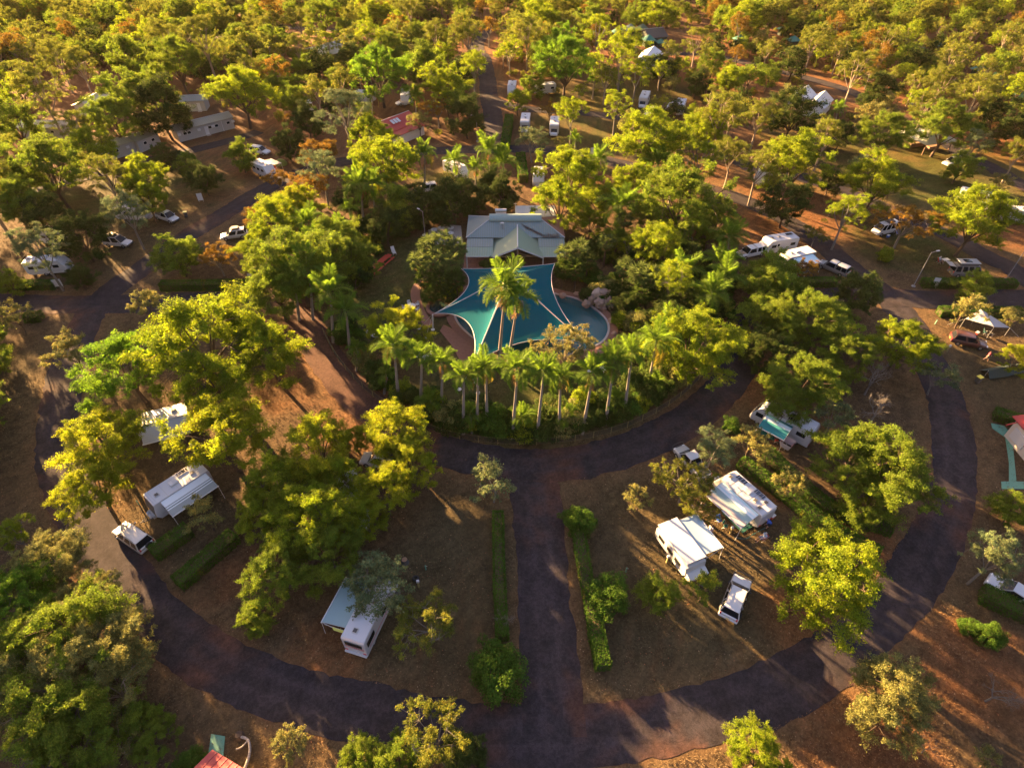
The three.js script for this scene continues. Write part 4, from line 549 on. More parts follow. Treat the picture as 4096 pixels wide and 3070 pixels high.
// ---------------------------------------------------------------- what grows where (survey sheet positions)
const grove = `E 85 190 50|N 30 268 44|G 103 362 60|G 40 400 45|G 247 257 46|G 297 205 52|D 350 240 50|G 385 140 42|N 280 125 40|E 120 122 32|E 172 142 32|B 518 195 52|N 520 95 32|E 352 82 34|E 438 82 42|B 205 325 44|E 165 282 38|B 310 392 42|E 226 382 42|D 355 337 27|N 405 353 22|D 440 388 30|N 520 337 30
G 587 88 31|E 640 97 24|E 647 46 24|G 695 40 30|L 706 86 20|N 748 70 26|B 800 30 22|E 885 18 24|B 865 58 25|N 908 78 28|L 800 80 28|G 843 110 34|D 763 124 33|V 820 158 46|N 915 142 42|E 940 66 28|E 1008 68 36|L 1024 140 29|B 965 190 38|O 945 232 34|D 1008 252 38|G 585 146 28|N 630 190 28|N 590 192 28|N 655 152 24|N 634 218 28|N 722 173 23|W 743 240 48|S 905 262 25|D 622 312 33|D 662 264 32|O 690 328 46|W 690 358 42|O 668 402 48|O 602 388 28|B 830 368 56|B 805 303 42|p 965 398 22|D 1060 402 30|D 980 428 46|D 1085 420 36|D 905 440 44
B 1165 42 36|E 1140 70 32|E 1230 50 25|N 1275 46 30|L 1292 66 30|V 1208 104 36|V 1222 142 46|N 1382 34 26|B 1430 34 28|L 1345 110 40|L 1375 156 30|E 1450 116 26|D 1430 150 26|E 1505 86 27|N 1540 136 25|B 1575 179 28|S 1450 178 17|D 1505 183 23|N 1148 186 25|B 1118 220 19|O 1188 236 24|L 1235 246 30|L 1332 226 28|Q 1430 220 26|p 1362 264 20|T 1150 302 34|S 1206 304 16|B 1410 302 60|B 1515 286 40|E 1560 238 48|E 1640 252 34|L 1510 342 40|E 1582 332 34|E 1640 362 38|B 1230 372 52|B 1365 397 38
E 1850 152 38|D 1900 197 36|D 1712 247 46|E 1785 292 34|D 1816 294 24|S 1880 247 32|G 1915 292 42|B 1715 352 55|T 1855 352 24|B 1895 392 50|D 1795 392 25|E 2005 226 30|E 2040 172 34|G 2045 268 46|E 2110 206 42|D 2155 267 44|N 2075 362 29|W 2110 310 26|S 2165 396 21|E 2200 332 28
G 45 442 52|D 110 472 46|D 175 512 48|W 85 542 44|D 170 597 27|W 270 452 42|B 318 432 34|N 385 552 42|O 470 556 38|S 25 682 38|S 315 662 34|S 150 757 46|V 272 792 70|B 425 742 92|B 582 762 60|B 475 832 64|S 522 662 26|D 536 692 22|N 20 610 26
B 590 482 50|G 640 562 78|G 596 622 56|D 832 488 38|D 765 432 34|N 862 452 42|Y 855 717 50
B 1210 442 46|B 1275 480 27|G 1410 472 38|G 1470 445 72|B 1420 532 48|L 1360 532 22|D 1485 562 40|B 1500 742 78|C 1225 752 66|N 1655 612 54|D 1650 762 44|N 1640 690 46|G 1702 872 44|G 1540 482 46|L 1450 602 42|D 1400 562 34|G 1330 522 28|B 1300 432 38|D 1440 692 42|D 1352 662 28|D 1500 662 40|T 1800 902 40|N 1718 642 38|G 1832 762 44|N 1782 796 38|B 560 542 38|G 702 542 42|D 762 602 34|G 738 560 50|N 776 577 34|G 716 520 44|Y 640 440 38|O 560 462 36|D 1022 432 34|G 1520 640 40
D 1700 442 44|Q 1762 507 24|L 1830 457 40|O 1960 477 54|B 2110 472 60|O 1745 577 30|D 1850 634 46|N 1668 592 42|G 1755 692 56|N 1700 722 42|N 1800 694 36|B 1955 742 52|S 2090 667 36|N 2110 617 32|S 2185 682 24|Y 2200 776 28|X 1890 812 42|G 1740 832 56|T 2030 812 38
Y 225 952 66|Y 202 1052 54|X 305 902 26|Y 480 942 76|S 442 1112 40|L 30 1152 36|M 110 1212 58
Y 855 932 58|Y 882 1002 50|B 768 950 28|Y 690 972 64|B 610 1050 62|B 715 1042 50|Y 830 1062 54|B 680 1122 70|G 605 1222 58|B 762 1128 48|B 560 1118 46|G 722 1190 58|T 1065 1042 48|T 824 1268 64|T 796 1240 50|N 552 1332 36
W 1545 967 40|S 1625 962 40|S 1380 1077 30|Q 1480 1042 58|Q 1505 1092 40|K 1520 1272 36|N 1425 1287 38
G 1850 982 66|G 1932 1032 70|N 1872 1086 50|X 1905 872 46|S 1706 1046 38|B 1788 1242 94|W 2150 1202 50|N 2192 1102 36
V 40 1292 68|M 190 1292 50|M 120 1422 70|C 250 1482 76|C 60 1532 76|N 302 1562 44|X 50 1630 44|C 240 1602 60|G 168 1352 74|G 62 1402 70|M 212 1425 74|G 140 1532 84|S 292 1432 46|M 20 1452 62|G 328 1606 40|S 282 1352 42|G 152 1622 72|Q 925 1347 70|X 1085 1332 26|S 625 1602 36|N 770 1640 42|Q 940 1592 76|N 858 1640 46|D 1004 1628 44|M 1925 1512 72|X 2160 1492 44|X 2010 1612 30|S 2140 1642 28|B 1640 1634 52`;
const beyond = 'N -62 880 50|N -72 945 46|N -60 800 50|N -50 740 45|N -120 860 60|G -60 480 70|G -120 560 80|D -90 640 60|G -150 720 90|G -100 820 90|E -170 900 90|G -120 1000 90|G -220 640 90|G -260 800 110|E -200 520 80|G -60 760 60|G -330 700 110|G -70 1100 80|G -230 980 110|E -60 380 60|G -130 430 70|E -50 320 50|G -250 420 80';   // the same wood goes on west of the camp
for (const row of (grove + '|' + beyond).split(/[|\n]/)) { const [k, u, v, px] = row.trim().split(' '); if (+u < 0) { const q = spot(+u, +v, 6); if (Math.abs((q.x + 38) * 1.06 - (q.z + 28.4)) / 1.457 < 9 && k !== 'N') continue; } tree(k, +u, +v, +px); }
// garden palms: heart, foot, radius
for (const a of [[1087, 612, 1077, 788, 54], [1117, 640, 1097, 792, 52], [665, 477, 672, 545, 38], [755, 452, 763, 512, 24], [778, 398, 786, 487, 38], [806, 394, 811, 484, 36], [662, 577, 676, 690, 46], [706, 627, 720, 740, 46], [746, 672, 757, 762, 46], [847, 747, 862, 872, 50], [950, 777, 953, 892, 40], [1000, 807, 1001, 937, 34], [1052, 790, 1053, 927, 42], [1110, 792, 1107, 947, 44], [1168, 802, 1160, 947, 40], [1275, 802, 1258, 937, 40], [1326, 777, 1308, 917, 40], [1372, 762, 1347, 907, 40], [1414, 732, 1398, 847, 42],
  [1030, 802, 1030, 932, 32], [1214, 817, 1208, 942, 36], [902, 772, 909, 882, 38], [1442, 702, 1427, 802, 38], [632, 602, 646, 692, 40], [690, 522, 701, 592, 38], [1478, 582, 1468, 652, 36], [1500, 480, 1492, 560, 34], [730, 500, 740, 562, 34], [912, 330, 917, 411, 28], [984, 347, 988, 412, 25], [1055, 320, 1060, 402, 36], [1085, 352, 1091, 412, 30], [1025, 362, 1028, 412, 21], [1290, 342, 1280, 412, 30], [1420, 352, 1414, 420, 34], [1392, 384, 1388, 440, 28], [1450, 392, 1444, 450, 28], [1340, 442, 1334, 522, 42], [1575, 512, 1562, 590, 40], [1555, 562, 1543, 630, 42], [1570, 597, 1556, 665, 40], [1535, 632, 1522, 712, 45], [800, 206, 803, 256, 24], [896, 206, 898, 250, 20], [1243, 300, 1243, 322, 17], [1810, 236, 1806, 262, 20]]) palm(a[0], a[1], a[2], a[3], a[4] * 1.22);
// short young palms among the undergrowth
for (const [u, v] of [[830, 850], [925, 905], [1020, 935], [1125, 945], [1222, 935], [1325, 905], [1420, 860], [1500, 790], [770, 800], [1440, 770]]) palm(u, v - 34 - 14 * dice(), u, v, 26 + 8 * dice());
// fan palms: the tall thicket by the terrace and the ones behind the pool
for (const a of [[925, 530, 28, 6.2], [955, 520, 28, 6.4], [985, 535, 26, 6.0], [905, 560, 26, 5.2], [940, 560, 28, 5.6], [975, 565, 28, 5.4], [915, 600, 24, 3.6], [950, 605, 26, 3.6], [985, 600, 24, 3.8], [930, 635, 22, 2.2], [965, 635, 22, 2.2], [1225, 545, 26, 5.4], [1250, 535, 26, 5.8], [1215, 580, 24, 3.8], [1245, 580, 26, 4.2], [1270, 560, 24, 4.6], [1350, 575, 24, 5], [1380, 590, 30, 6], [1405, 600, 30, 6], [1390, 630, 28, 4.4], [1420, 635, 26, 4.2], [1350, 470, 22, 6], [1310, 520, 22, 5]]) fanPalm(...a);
// clipped hedges and bushes
hedge([[1086, 1385], [1082, 1318], [1077, 1200], [1076, 1118]], 1.15, 1.3, 'long narrow clipped hedge along the central road beside the dead tree');
hedge([[1302, 1448], [1286, 1370], [1262, 1240], [1244, 1130]], 1.35, 1.3, 'long clipped hedge with round bushes along the central road');
hedge([[338, 1205], [412, 1152]], 1.6, 1.4, 'short thick clipped hedge behind the white wagon');
hedge([[390, 1268], [510, 1165]], 1.6, 1.4, 'longer clipped hedge below the short one under the pale tree');
hedge([[1655, 985], [1720, 1050], [1800, 1110], [1920, 1150]], 1.5, 1.3, 'long clipped hedge behind the motorhome with the teal awning');
hedge([[1598, 1005], [1700, 1080], [1790, 1148], [1892, 1205]], 1.5, 1.3, 'long clipped hedge behind the caravan with solar panels');
hedge([[352, 625], [552, 622]], 1.5, 1.4, 'straight clipped hedge beside the west crossroads under copper trees'); hedge([[-40, 624], [122, 622]], 1.5, 1.3, 'straight clipped hedge by the white sign at the west crossroads');
hedge([[1990, 618], [2188, 620]], 1.5, 1.3, 'straight clipped hedge with a sign by the lamp pole'); hedge([[2026, 680], [2200, 682]], 1.5, 1.3, 'straight clipped hedge behind the pale camping tarp'); hedge([[1716, 618], [1800, 616]], 1.5, 1.3, 'short clipped hedge behind the dark canopy ute');
hedge([[2145, 900], [2240, 930]], 1.7, 1.2, 'sunlit clipped hedge at the cottage with red rafters'); hedge([[2115, 1290], [2240, 1345]], 1.8, 1.4, 'thick clipped hedge under the silver parked car'); hedge([[60, 692], [92, 690]], 1.6, 1.2, 'short stub of hedge at the west crossroads'); hedge([[1090, 330], [1100, 262]], 2.0, 1.8, 'tall clipped hedge along the north road'); hedge([[1130, 395], [1124, 345]], 2.0, 1.8, 'tall clipped hedge beside the small white caravan');
for (const [k, u, v, px, w] of [['R', 1246, 1122, 30, 'round clipped bush at the top of the long hedge'], ['R', 1316, 1290, 40, 'large round bush bulging from the middle of the long hedge'], ['R', 1070, 1440, 52, 'large dark round bush at the foot of the narrow hedge'], ['R', 2094, 1355, 17, 'smaller of two round bushes on the red verge'], ['R', 2146, 1371, 24, 'larger of two round bushes on the red verge'], ['R', 410, 1646, 26, 'round bush beside the red-roofed cottage'], ['b', 1580, 920, 17, 'small dark bush between the road and the grey-green gum'], ['y', 1912, 553, 14, 'low spiky grass-like bush on the east lawn'], ['y', 1345, 690, 20, 'low lime shrub on the bank above the pool'], ['d', 1060, 577, 16, 'broad-leaved shrub in front of the pavilion']]) tree(k, u, v, px, w);
// undergrowth in the pool garden, thick along the fence
{
  const r = rng(77), mid = spot(1115, 700), spots = [];
  const line = [[700, 720], [730, 770], [770, 815], [815, 860], [870, 897], [930, 922], [990, 938], [1050, 946], [1110, 950], [1170, 949], [1230, 944], [1290, 932], [1345, 915], [1400, 890], [1450, 860], [1495, 822], [1530, 780], [1548, 735], [1556, 690]].map(([u, v]) => spot(u, v));
  for (let i = 0; i + 1 < line.length; i++) for (let k = 0; k < 8; k++) { const p = line[i].clone().lerp(line[i + 1], r()); p.lerp(mid, 0.035 + 0.16 * r() * r()); spots.push(p); }
  for (const [u, v, n, s] of [[780, 560, 8, 4], [800, 500, 8, 5], [870, 480, 8, 5], [950, 470, 8, 5], [1260, 620, 9, 4], [1330, 640, 10, 5], [1400, 680, 10, 5], [1460, 640, 10, 6], [1350, 740, 8, 4], [940, 650, 5, 2.5], [1300, 560, 8, 4], [1080, 585, 3, 1.5], [700, 690, 8, 4], [1480, 520, 8, 6], [1560, 640, 6, 4], [640, 640, 7, 5]]) { const c = spot(u, v); for (let k = 0; k < n; k++) spots.push(V(c.x + (r() - 0.5) * 2 * s, 0, c.z + (r() - 0.5) * 2 * s)); }
  for (const p of spots) { const q = r(), k = q < 0.62 ? 'd' : q < 0.8 ? 'b' : q < 0.92 ? 'y' : 'p'; if (roadGap(p.x, p.z) < 0.8 || kept(p.x, p.z, 0.4)) continue; plantAt(k, p.x, p.z, 0.65 + 0.8 * r()); }
}
// ---------------------------------------------------------------- the wood around the camp
for (const [u, v, r] of [[720, 118, 13], [1395, 95, 26], [1330, 85, 12], [1760, 220, 13], [1992, 310, 12], [430, 285, 16], [300, 310, 13], [110, 290, 12], [425, 225, 8], [845, 285, 12], [1140, 265, 7], [1200, 275, 6], [1395, 220, 9], [1475, 225, 7], [1112, 185, 6], [1200, 85, 7], [870, 205, 8], [670, 225, 7], [560, 350, 9], [1290, 290, 16], [1935, 350, 26], [2060, 350, 10], [1400, 130, 14], [1720, 480, 8], [190, 190, 18], [2180, 410, 10], [210, 240, 14], [1690, 105, 8], [1250, 180, 8]]) keep(u, v, r);
{
  const r = rng(4711), far = [];
  const inView = (x, z) => Math.abs(x) < (-z) * 0.98 + 42;
  let tries = 0, made = 0;
  while (tries++ < 9000 && made < 380) {
    const z = -(62 + 175 * Math.pow(r(), 0.8)), x = (r() * 2 - 1) * (-z * 0.95 + 40);
    const edge = Math.abs(x) > -z * 0.80 + 12, d = -z;
    if (d < 128 && !edge) continue;
    const density = d > 190 ? 1 : d > 150 ? 0.75 : 0.5; if (r() > density) continue;
    const R = 2 + 1.9 * r(); if (roadGap(x, z) < 1.6 || kept(x, z, R * 0.5) || stood.some((s) => Math.hypot(s[0] - x, s[1] - z) < (s[2] + R) * (d > 190 ? 0.55 : 0.72))) continue;
    const q = r(), k = q < 0.40 ? 'fE' : q < 0.49 ? 'fL' : q < 0.56 ? 'fO' : q < 0.72 ? 'fG' : q < 0.78 ? 'fB' : q < 0.88 ? 'fN' : q < 0.96 ? 'fD' : 'fC', f = form[SORT[k][0]][0];
    plantAt(k, x, z, R * 1.05 / f.rad); made++;
  }
  // further out the wood reads as one mass
  const kinds = [['fargum', 0, LEAF.olive], ['fargum', 1, LEAF.lime], ['fargum', 2, LEAF.copper], ['farround', 0, LEAF.green], ['fargum', 3, LEAF.cream], ['farround', 1, LEAF.dark], ['farbroad', 0, LEAF.green]];
  const lots = kinds.map(() => []);
  for (let i = 0; i < 60000; i++) {
    const z = -(150 + 330 * r() * (0.35 + 0.65 * r())), x = (r() * 2 - 1) * (-z * 0.98 + 60); if (r() > smooth(-z, 150, 235) * 0.85 + 0.15 || roadGap(x, z) < 2 || kept(x, z, 3)) continue;
    if (far.length > 4200) break; if (stood.some((s) => Math.hypot(s[0] - x, s[1] - z) < s[2] + 1.2)) continue;
    const open = fbm(x * 0.02, z * 0.02 + 8); if (open > 0.1 && r() < 0.8) continue; if (-z < 185 && roadGap(x, z) < 4) continue;
    const q = r(), k = q < 0.42 ? 0 : q < 0.54 ? 1 : q < 0.63 ? 2 : q < 0.74 ? 3 : q < 0.8 ? 4 : q < 0.9 ? 5 : 6; far.push(1); lots[k].push(new THREE.Matrix4().compose(V(x, 0, z), new THREE.Quaternion().setFromAxisAngle(V(0, 1, 0), r() * TAU), V(1, 0.85 + 0.4 * r(), 1).multiplyScalar(-z < 205 ? 0.24 + 0.3 * r() : 0.3 + 0.78 * r() * r() + 0.22 * r())));
  }
  lots.forEach((list, k) => {
    const [shape, n, leaf] = kinds[k], f = form[shape][n], w = bare(f.wood.clone()); const m = w.attributes.position.count; w.setAttribute('color', new THREE.BufferAttribute(new Float32Array(m * 3).fill(1), 3)); w.deleteAttribute('uv');
    const im = shadows(new THREE.InstancedMesh(mergeGeometries([f.leaf.clone(), w]), leaf, list.length)); list.forEach((q, i) => im.setMatrixAt(i, q)); im.name = numbered('far_woodland'); scene.add(im);
    tag(im, ['olive gum woodland stretching away beyond the camp', 'light green woodland trees scattered beyond the camp', 'rust coloured dry-season woodland beyond the camp', 'green evergreen clumps through the far woodland', 'pale cream-leaved thickets through the far woodland', 'dark evergreen clumps through the far woodland', 'broad green crowns through the far woodland'][k], 'woodland', 'far woodland', 'stuff');
  });
  // dry scrub between the trees of the far wood
  const sc = []; for (let i = 0; i < 9000; i++) { const z = -(150 + 260 * r()), x = (r() * 2 - 1) * (-z * 0.95 + 30); if (roadGap(x, z) < 1 || kept(x, z, 0) || fbm(x * 0.03, z * 0.03) < -0.12) continue; if (-z < 195 && r() < 0.75) continue; sc.push(new THREE.Matrix4().compose(V(x, 0, z), new THREE.Quaternion().setFromAxisAngle(V(0, 1, 0), r() * TAU), V(1, 1, 1).multiplyScalar(0.35 + 0.55 * r()))); }
  const thin = growTree(1777, { axes: [1.3, 1.0, 1.3], mid: 1.0, fork: 0.4, trunk: 0.06, limbs: 6, per: 3, clump: 0.55, leaves: 26, len: 0.4, wid: 0.2, low: -0.6, odd: 0.3 });
  const im = shadows(new THREE.InstancedMesh(thin.leaf, LEAF.olive, sc.length)); sc.forEach((q, i) => im.setMatrixAt(i, q)); im.name = 'dry_scrub'; scene.add(im); tag(im, 'low olive and straw coloured scrub under the far wood', 'scrub', null, 'stuff');
}
// ---------------------------------------------------------------- grass and fallen leaves
{
  const r = rng(99), L = new Leaves(r); for (let i = 0; i < 9; i++) { const a = r() * TAU, d = V(Math.cos(a) * 0.7, 0.7 + 0.5 * r(), Math.sin(a) * 0.7).normalize(), v = 0.75 + 0.5 * r(); L.blade(V((r() - 0.5) * 0.16, 0, (r() - 0.5) * 0.16), d, V(-Math.sin(a), 0, Math.cos(a)), 0.10 + 0.07 * r(), 0.018, [v, v, v]); }
  const tuft = L.build(), strew = (n, name, geo, material, label, cat, accept, scale, tints) => {
    const list = [], tone = []; let tries = 0;
    while (list.length < n && tries++ < n * 6) { const z = -(8 + 112 * Math.pow(r(), 1.15)), x = (r() * 2 - 1) * (-z * 0.85 + 26); if (roadGap(x, z) < 0.1 || inPool(x, z) || !accept(x, z)) continue; list.push(new THREE.Matrix4().compose(V(x, 0.004, z), new THREE.Quaternion().setFromAxisAngle(V(0, 1, 0), r() * TAU), V(1, 1, 1).multiplyScalar(scale * (0.6 + 0.8 * r())))); tone.push(tints(x, z)); }
    const im = shadows(new THREE.InstancedMesh(geo, material, list.length)); list.forEach((q, i) => { im.setMatrixAt(i, q); im.setColorAt(i, tone[i]); }); im.name = name; scene.add(im); tag(im, label, cat, null, 'stuff');
  };
  const inPool = (x, z) => kept(x, z, 0) && Math.hypot(x - poolMid.x, z - poolMid.z) < 22;
  strew(95000, 'dry_grass', tuft, new THREE.MeshStandardMaterial({ color: 0xffffff, vertexColors: true, roughness: 1 }), 'short dry grass tufts over the camp sites and verges', 'grass', (x, z) => fbm(x * 0.2 + 3, z * 0.2) > -0.22 || r() < 0.25, 1, (x, z) => { const c = groundColor(x, z), k = 0.85 + 0.35 * r(); return col(c[0] * k, c[1] * k * 1.06, c[2] * k); });
  const lf = new Leaves(r); lf.blade(V(-0.05, 0.012, 0), V(1, 0.06, 0.1).normalize(), V(0, 0.2, 1).normalize(), 0.13, 0.06, [1, 1, 1]);
  strew(11000, 'fallen_leaves', lf.build(), new THREE.MeshStandardMaterial({ color: 0xffffff, vertexColors: true, roughness: 0.9 }), 'scattered pale fallen leaves on the shaded grass', 'leaves', (x, z) => fbm(x * 0.12 + 60, z * 0.12) > -0.1, 1, () => { const k = 0.5 + 0.6 * r(); return r() < 0.6 ? col(0.34 * k, 0.24 * k, 0.14 * k) : col(0.34 * k, 0.14 * k, 0.06 * k); });
}
// ---------------------------------------------------------------- vehicles (x runs forward, z to the driver's side)
const tyreG = new THREE.TorusGeometry(0.26, 0.115, 8, 20), rimG = cyl(0.2, 0.2, 0.14, 0, 0, 0, 14, 'z'), hubG = cyl(0.06, 0.06, 0.18, 0, 0, 0, 8, 'z');
function wheel(o, x, z, s = 1) { const w = new THREE.Group(); w.name = 'wheel'; w.position.set(x, 0.375 * s, z); w.scale.set(s, s, 1.5); o.add(w); part('tyre', tyreG, M.rubber, w); part('rim', [rimG, hubG], M.alloy, w); }
const glassBetween = (a, b, c, d, inset = 0.08, t = 0.014) => { const m = a.clone().add(b).add(c).add(d).multiplyScalar(0.25), k = [a, b, c, d].map((p) => p.clone().lerp(m, inset)); return panel(k[0], k[1], k[2], k[3], t); };
// car body: sill-to-belt loft, cabin loft, panes set on the cabin's faces
function car(name, label, cat, paint, o = {}) {
  const L = o.L ?? 4.7, W = o.W ?? 1.86, t = thing(name, label, cat), h = L / 2, B = o.belt ?? 1.02, T = o.top ?? 1.70, w = W / 2, hood = o.hood ?? 1.3;   // hood: bonnet length
  part('body', loft([[-h, 0.5, B - 0.08, w * 0.86, w * 0.86], [-h + 0.1, 0.36, B, w * 0.97, w * 0.95], [-h + 0.8, 0.32, B, w, w * 0.97], [h - hood - 0.3, 0.32, B, w, w * 0.97], [h - hood, 0.32, B - 0.02, w, w * 0.96], [h - 0.35, 0.36, B - 0.14, w * 0.97, w * 0.90], [h - 0.08, 0.42, B - 0.26, w * 0.90, w * 0.80], [h, 0.48, B - 0.36, w * 0.80, w * 0.72]], 0.14), paint, t);
  const rear = o.rear ?? -h + 0.12, cabs = o.cab ?? [[rear, rear + 0.26, h - hood - 0.68, h - hood + 0.2]];   // base back, roof back, roof front, base front
  cabs.forEach(([b0, r0, r1, b1], ci) => {
    const wr = w * 0.76, wb = w * 0.95, y0 = B - 0.04, roofPaint = o.roof ?? paint;
    const P = (x, y, z) => V(x, y, z), A = { bl: P(b0, y0, -wb), br: P(b0, y0, wb), fl: P(b1, y0, -wb), fr: P(b1, y0, wb), Bl: P(r0, T, -wr), Br: P(r0, T, wr), Fl: P(r1, T, -wr), Fr: P(r1, T, wr) };
    part('cabin', [panel(A.bl, A.fl, A.Fl, A.Bl, 0.02), panel(A.fr, A.br, A.Br, A.Fr, 0.02), panel(A.fl, A.fr, A.Fr, A.Fl, 0.02), panel(A.br, A.bl, A.Bl, A.Br, 0.02)], paint, t);
    part('roof', loft([[r0 - 0.04, T - 0.06, T - 0.005, wr, wr * 0.92], [r0 + 0.15, T - 0.06, T + 0.04, wr * 1.02, wr * 0.96], [(r0 + r1) / 2, T - 0.06, T + 0.06, wr * 1.02, wr * 0.97], [r1 - 0.15, T - 0.06, T + 0.04, wr * 1.02, wr * 0.96], [r1 + 0.04, T - 0.06, T - 0.005, wr, wr * 0.92]], 0.06), roofPaint, t);
    const lift = (g, n) => g; if (!(o.blind && ci)) { part('windscreen', glassBetween(A.fr.clone(), A.fl.clone(), A.Fl.clone(), A.Fr.clone(), 0.07, 0.03), M.glass, t); }
    part('rear_window', glassBetween(A.bl, A.br, A.Br, A.Bl, 0.1, 0.03), M.glass, t);
    const n = Math.max(1, Math.round((r1 - r0) / 1.0)); for (const s of [-1, 1]) for (let k = 0; k < n; k++) { const f0 = k / n + 0.02, f1 = (k + 1) / n - 0.02, lo = (f) => P(lerp(b0, b1, f), y0, s * wb), up = (f) => P(lerp(r0, r1, f), T, s * wr); const g = s > 0 ? glassBetween(lo(f0), lo(f1), up(f1), up(f0), 0.13, 0.03) : glassBetween(lo(f1), lo(f0), up(f0), up(f1), 0.13, 0.03); part('side_window', g, M.glass, t); }
  });
  if (o.tray) part('tray', [box(o.tray, 0.04, W * 0.8, -h + o.tray / 2 + 0.1, B + 0.01, 0)], M.dark, t);
  for (const x of [-h + 0.95, h - 0.88]) for (const s of [-1, 1]) wheel(t, x, s * (w - 0.1), o.ws ?? 1);
  part('front_bumper', rbox(0.22, 0.3, W * 0.92, 0.08, h - 0.06, 0.5, 0), o.bar ? M.dark : paint, t); part('rear_bumper', rbox(0.2, 0.26, W * 0.94, 0.08, -h + 0.02, 0.52, 0), o.bar ? M.dark : paint, t);
  for (const s of [-1, 1]) { part('headlight', rbox(0.24, 0.16, 0.34, 0.05, h - 0.16, B - 0.3, s * (w - 0.32)), M.lamp, t); part('tail_light', box(0.06, 0.34, 0.13, -h + 0.02, B - 0.12, s * (w - 0.2)), M.red, t); part('mirror', rbox(0.13, 0.18, 0.2, 0.05, h - hood - 0.25, B + 0.1, s * (w + 0.1)), o.mirror ?? paint, t); if (o.rails) part('roof_rail', tube([V(-h + 0.7, T + 0.04, s * w * 0.72), V(-h + 0.9, T + 0.12, s * w * 0.72), V(0.1, T + 0.12, s * w * 0.72), V(0.35, T + 0.04, s * w * 0.72)], 0.025, 5), M.dark, t); }
  part('number_plate', box(0.03, 0.12, 0.38, -h - 0.085, 0.62, 0), M.plate, t); part('cowl', box(0.16, 0.03, W * 0.78, h - hood + 0.1, B - 0.035, 0), M.black, t);
  if (o.bull) part('bull_bar', [tube([V(h + 0.1, 0.5, -w * 0.9), V(h + 0.2, 0.95, -w * 0.8), V(h + 0.22, 1.0, w * 0.8), V(h + 0.1, 0.5, w * 0.9)], 0.045, 6), rbox(0.2, 0.28, W * 0.98, 0.06, h + 0.12, 0.52, 0)], M.black, t);
  if (o.spare) part('spare_wheel', [tyreG.clone().rotateY(Math.PI / 2).translate(-h - 0.12, 0.95, 0.15), rimG.clone().rotateY(Math.PI / 2).translate(-h - 0.12, 0.95, 0.15)], M.rubber, t);
  if (o.rack) part('roof_rack', [box(1.6, 0.05, W * 0.7, -0.4, T + 0.14, 0), box(1.1, 0.25, W * 0.55, -0.5, T + 0.28, 0)], o.rack, t);
  if (o.open) { const d = part('open_door', panel(V(0.2, 0.45, 0), V(1.15, 0.45, 0), V(1.0, 1.6, 0), V(0.2, 1.65, 0), 0.06).rotateY(-1.0).translate(-0.35, 0, o.open * w), M.black, t); }
  if (o.bonnetNet) part('drying_cloth', rbox(0.9, 0.03, 1.2, 0.01, h - 0.55, B - 0.03, 0), M.dark, t);
  return t;
}
const ute = (label, paint, canopy, o = {}) => { const L = 5.2, h = L / 2; return car('utility_vehicle', label, 'ute', paint, { L, hood: 1.25, belt: 1.05, top: 1.78, cab: canopy ? [[-0.55, -0.42, h - 1.25 - 0.6, h - 1.25 + 0.1], [-h + 0.12, -h + 0.3, -0.66, -0.58]] : [[-0.6, -0.4, h - 1.9, h - 1.15]], blind: true, bar: true, ...o }); };
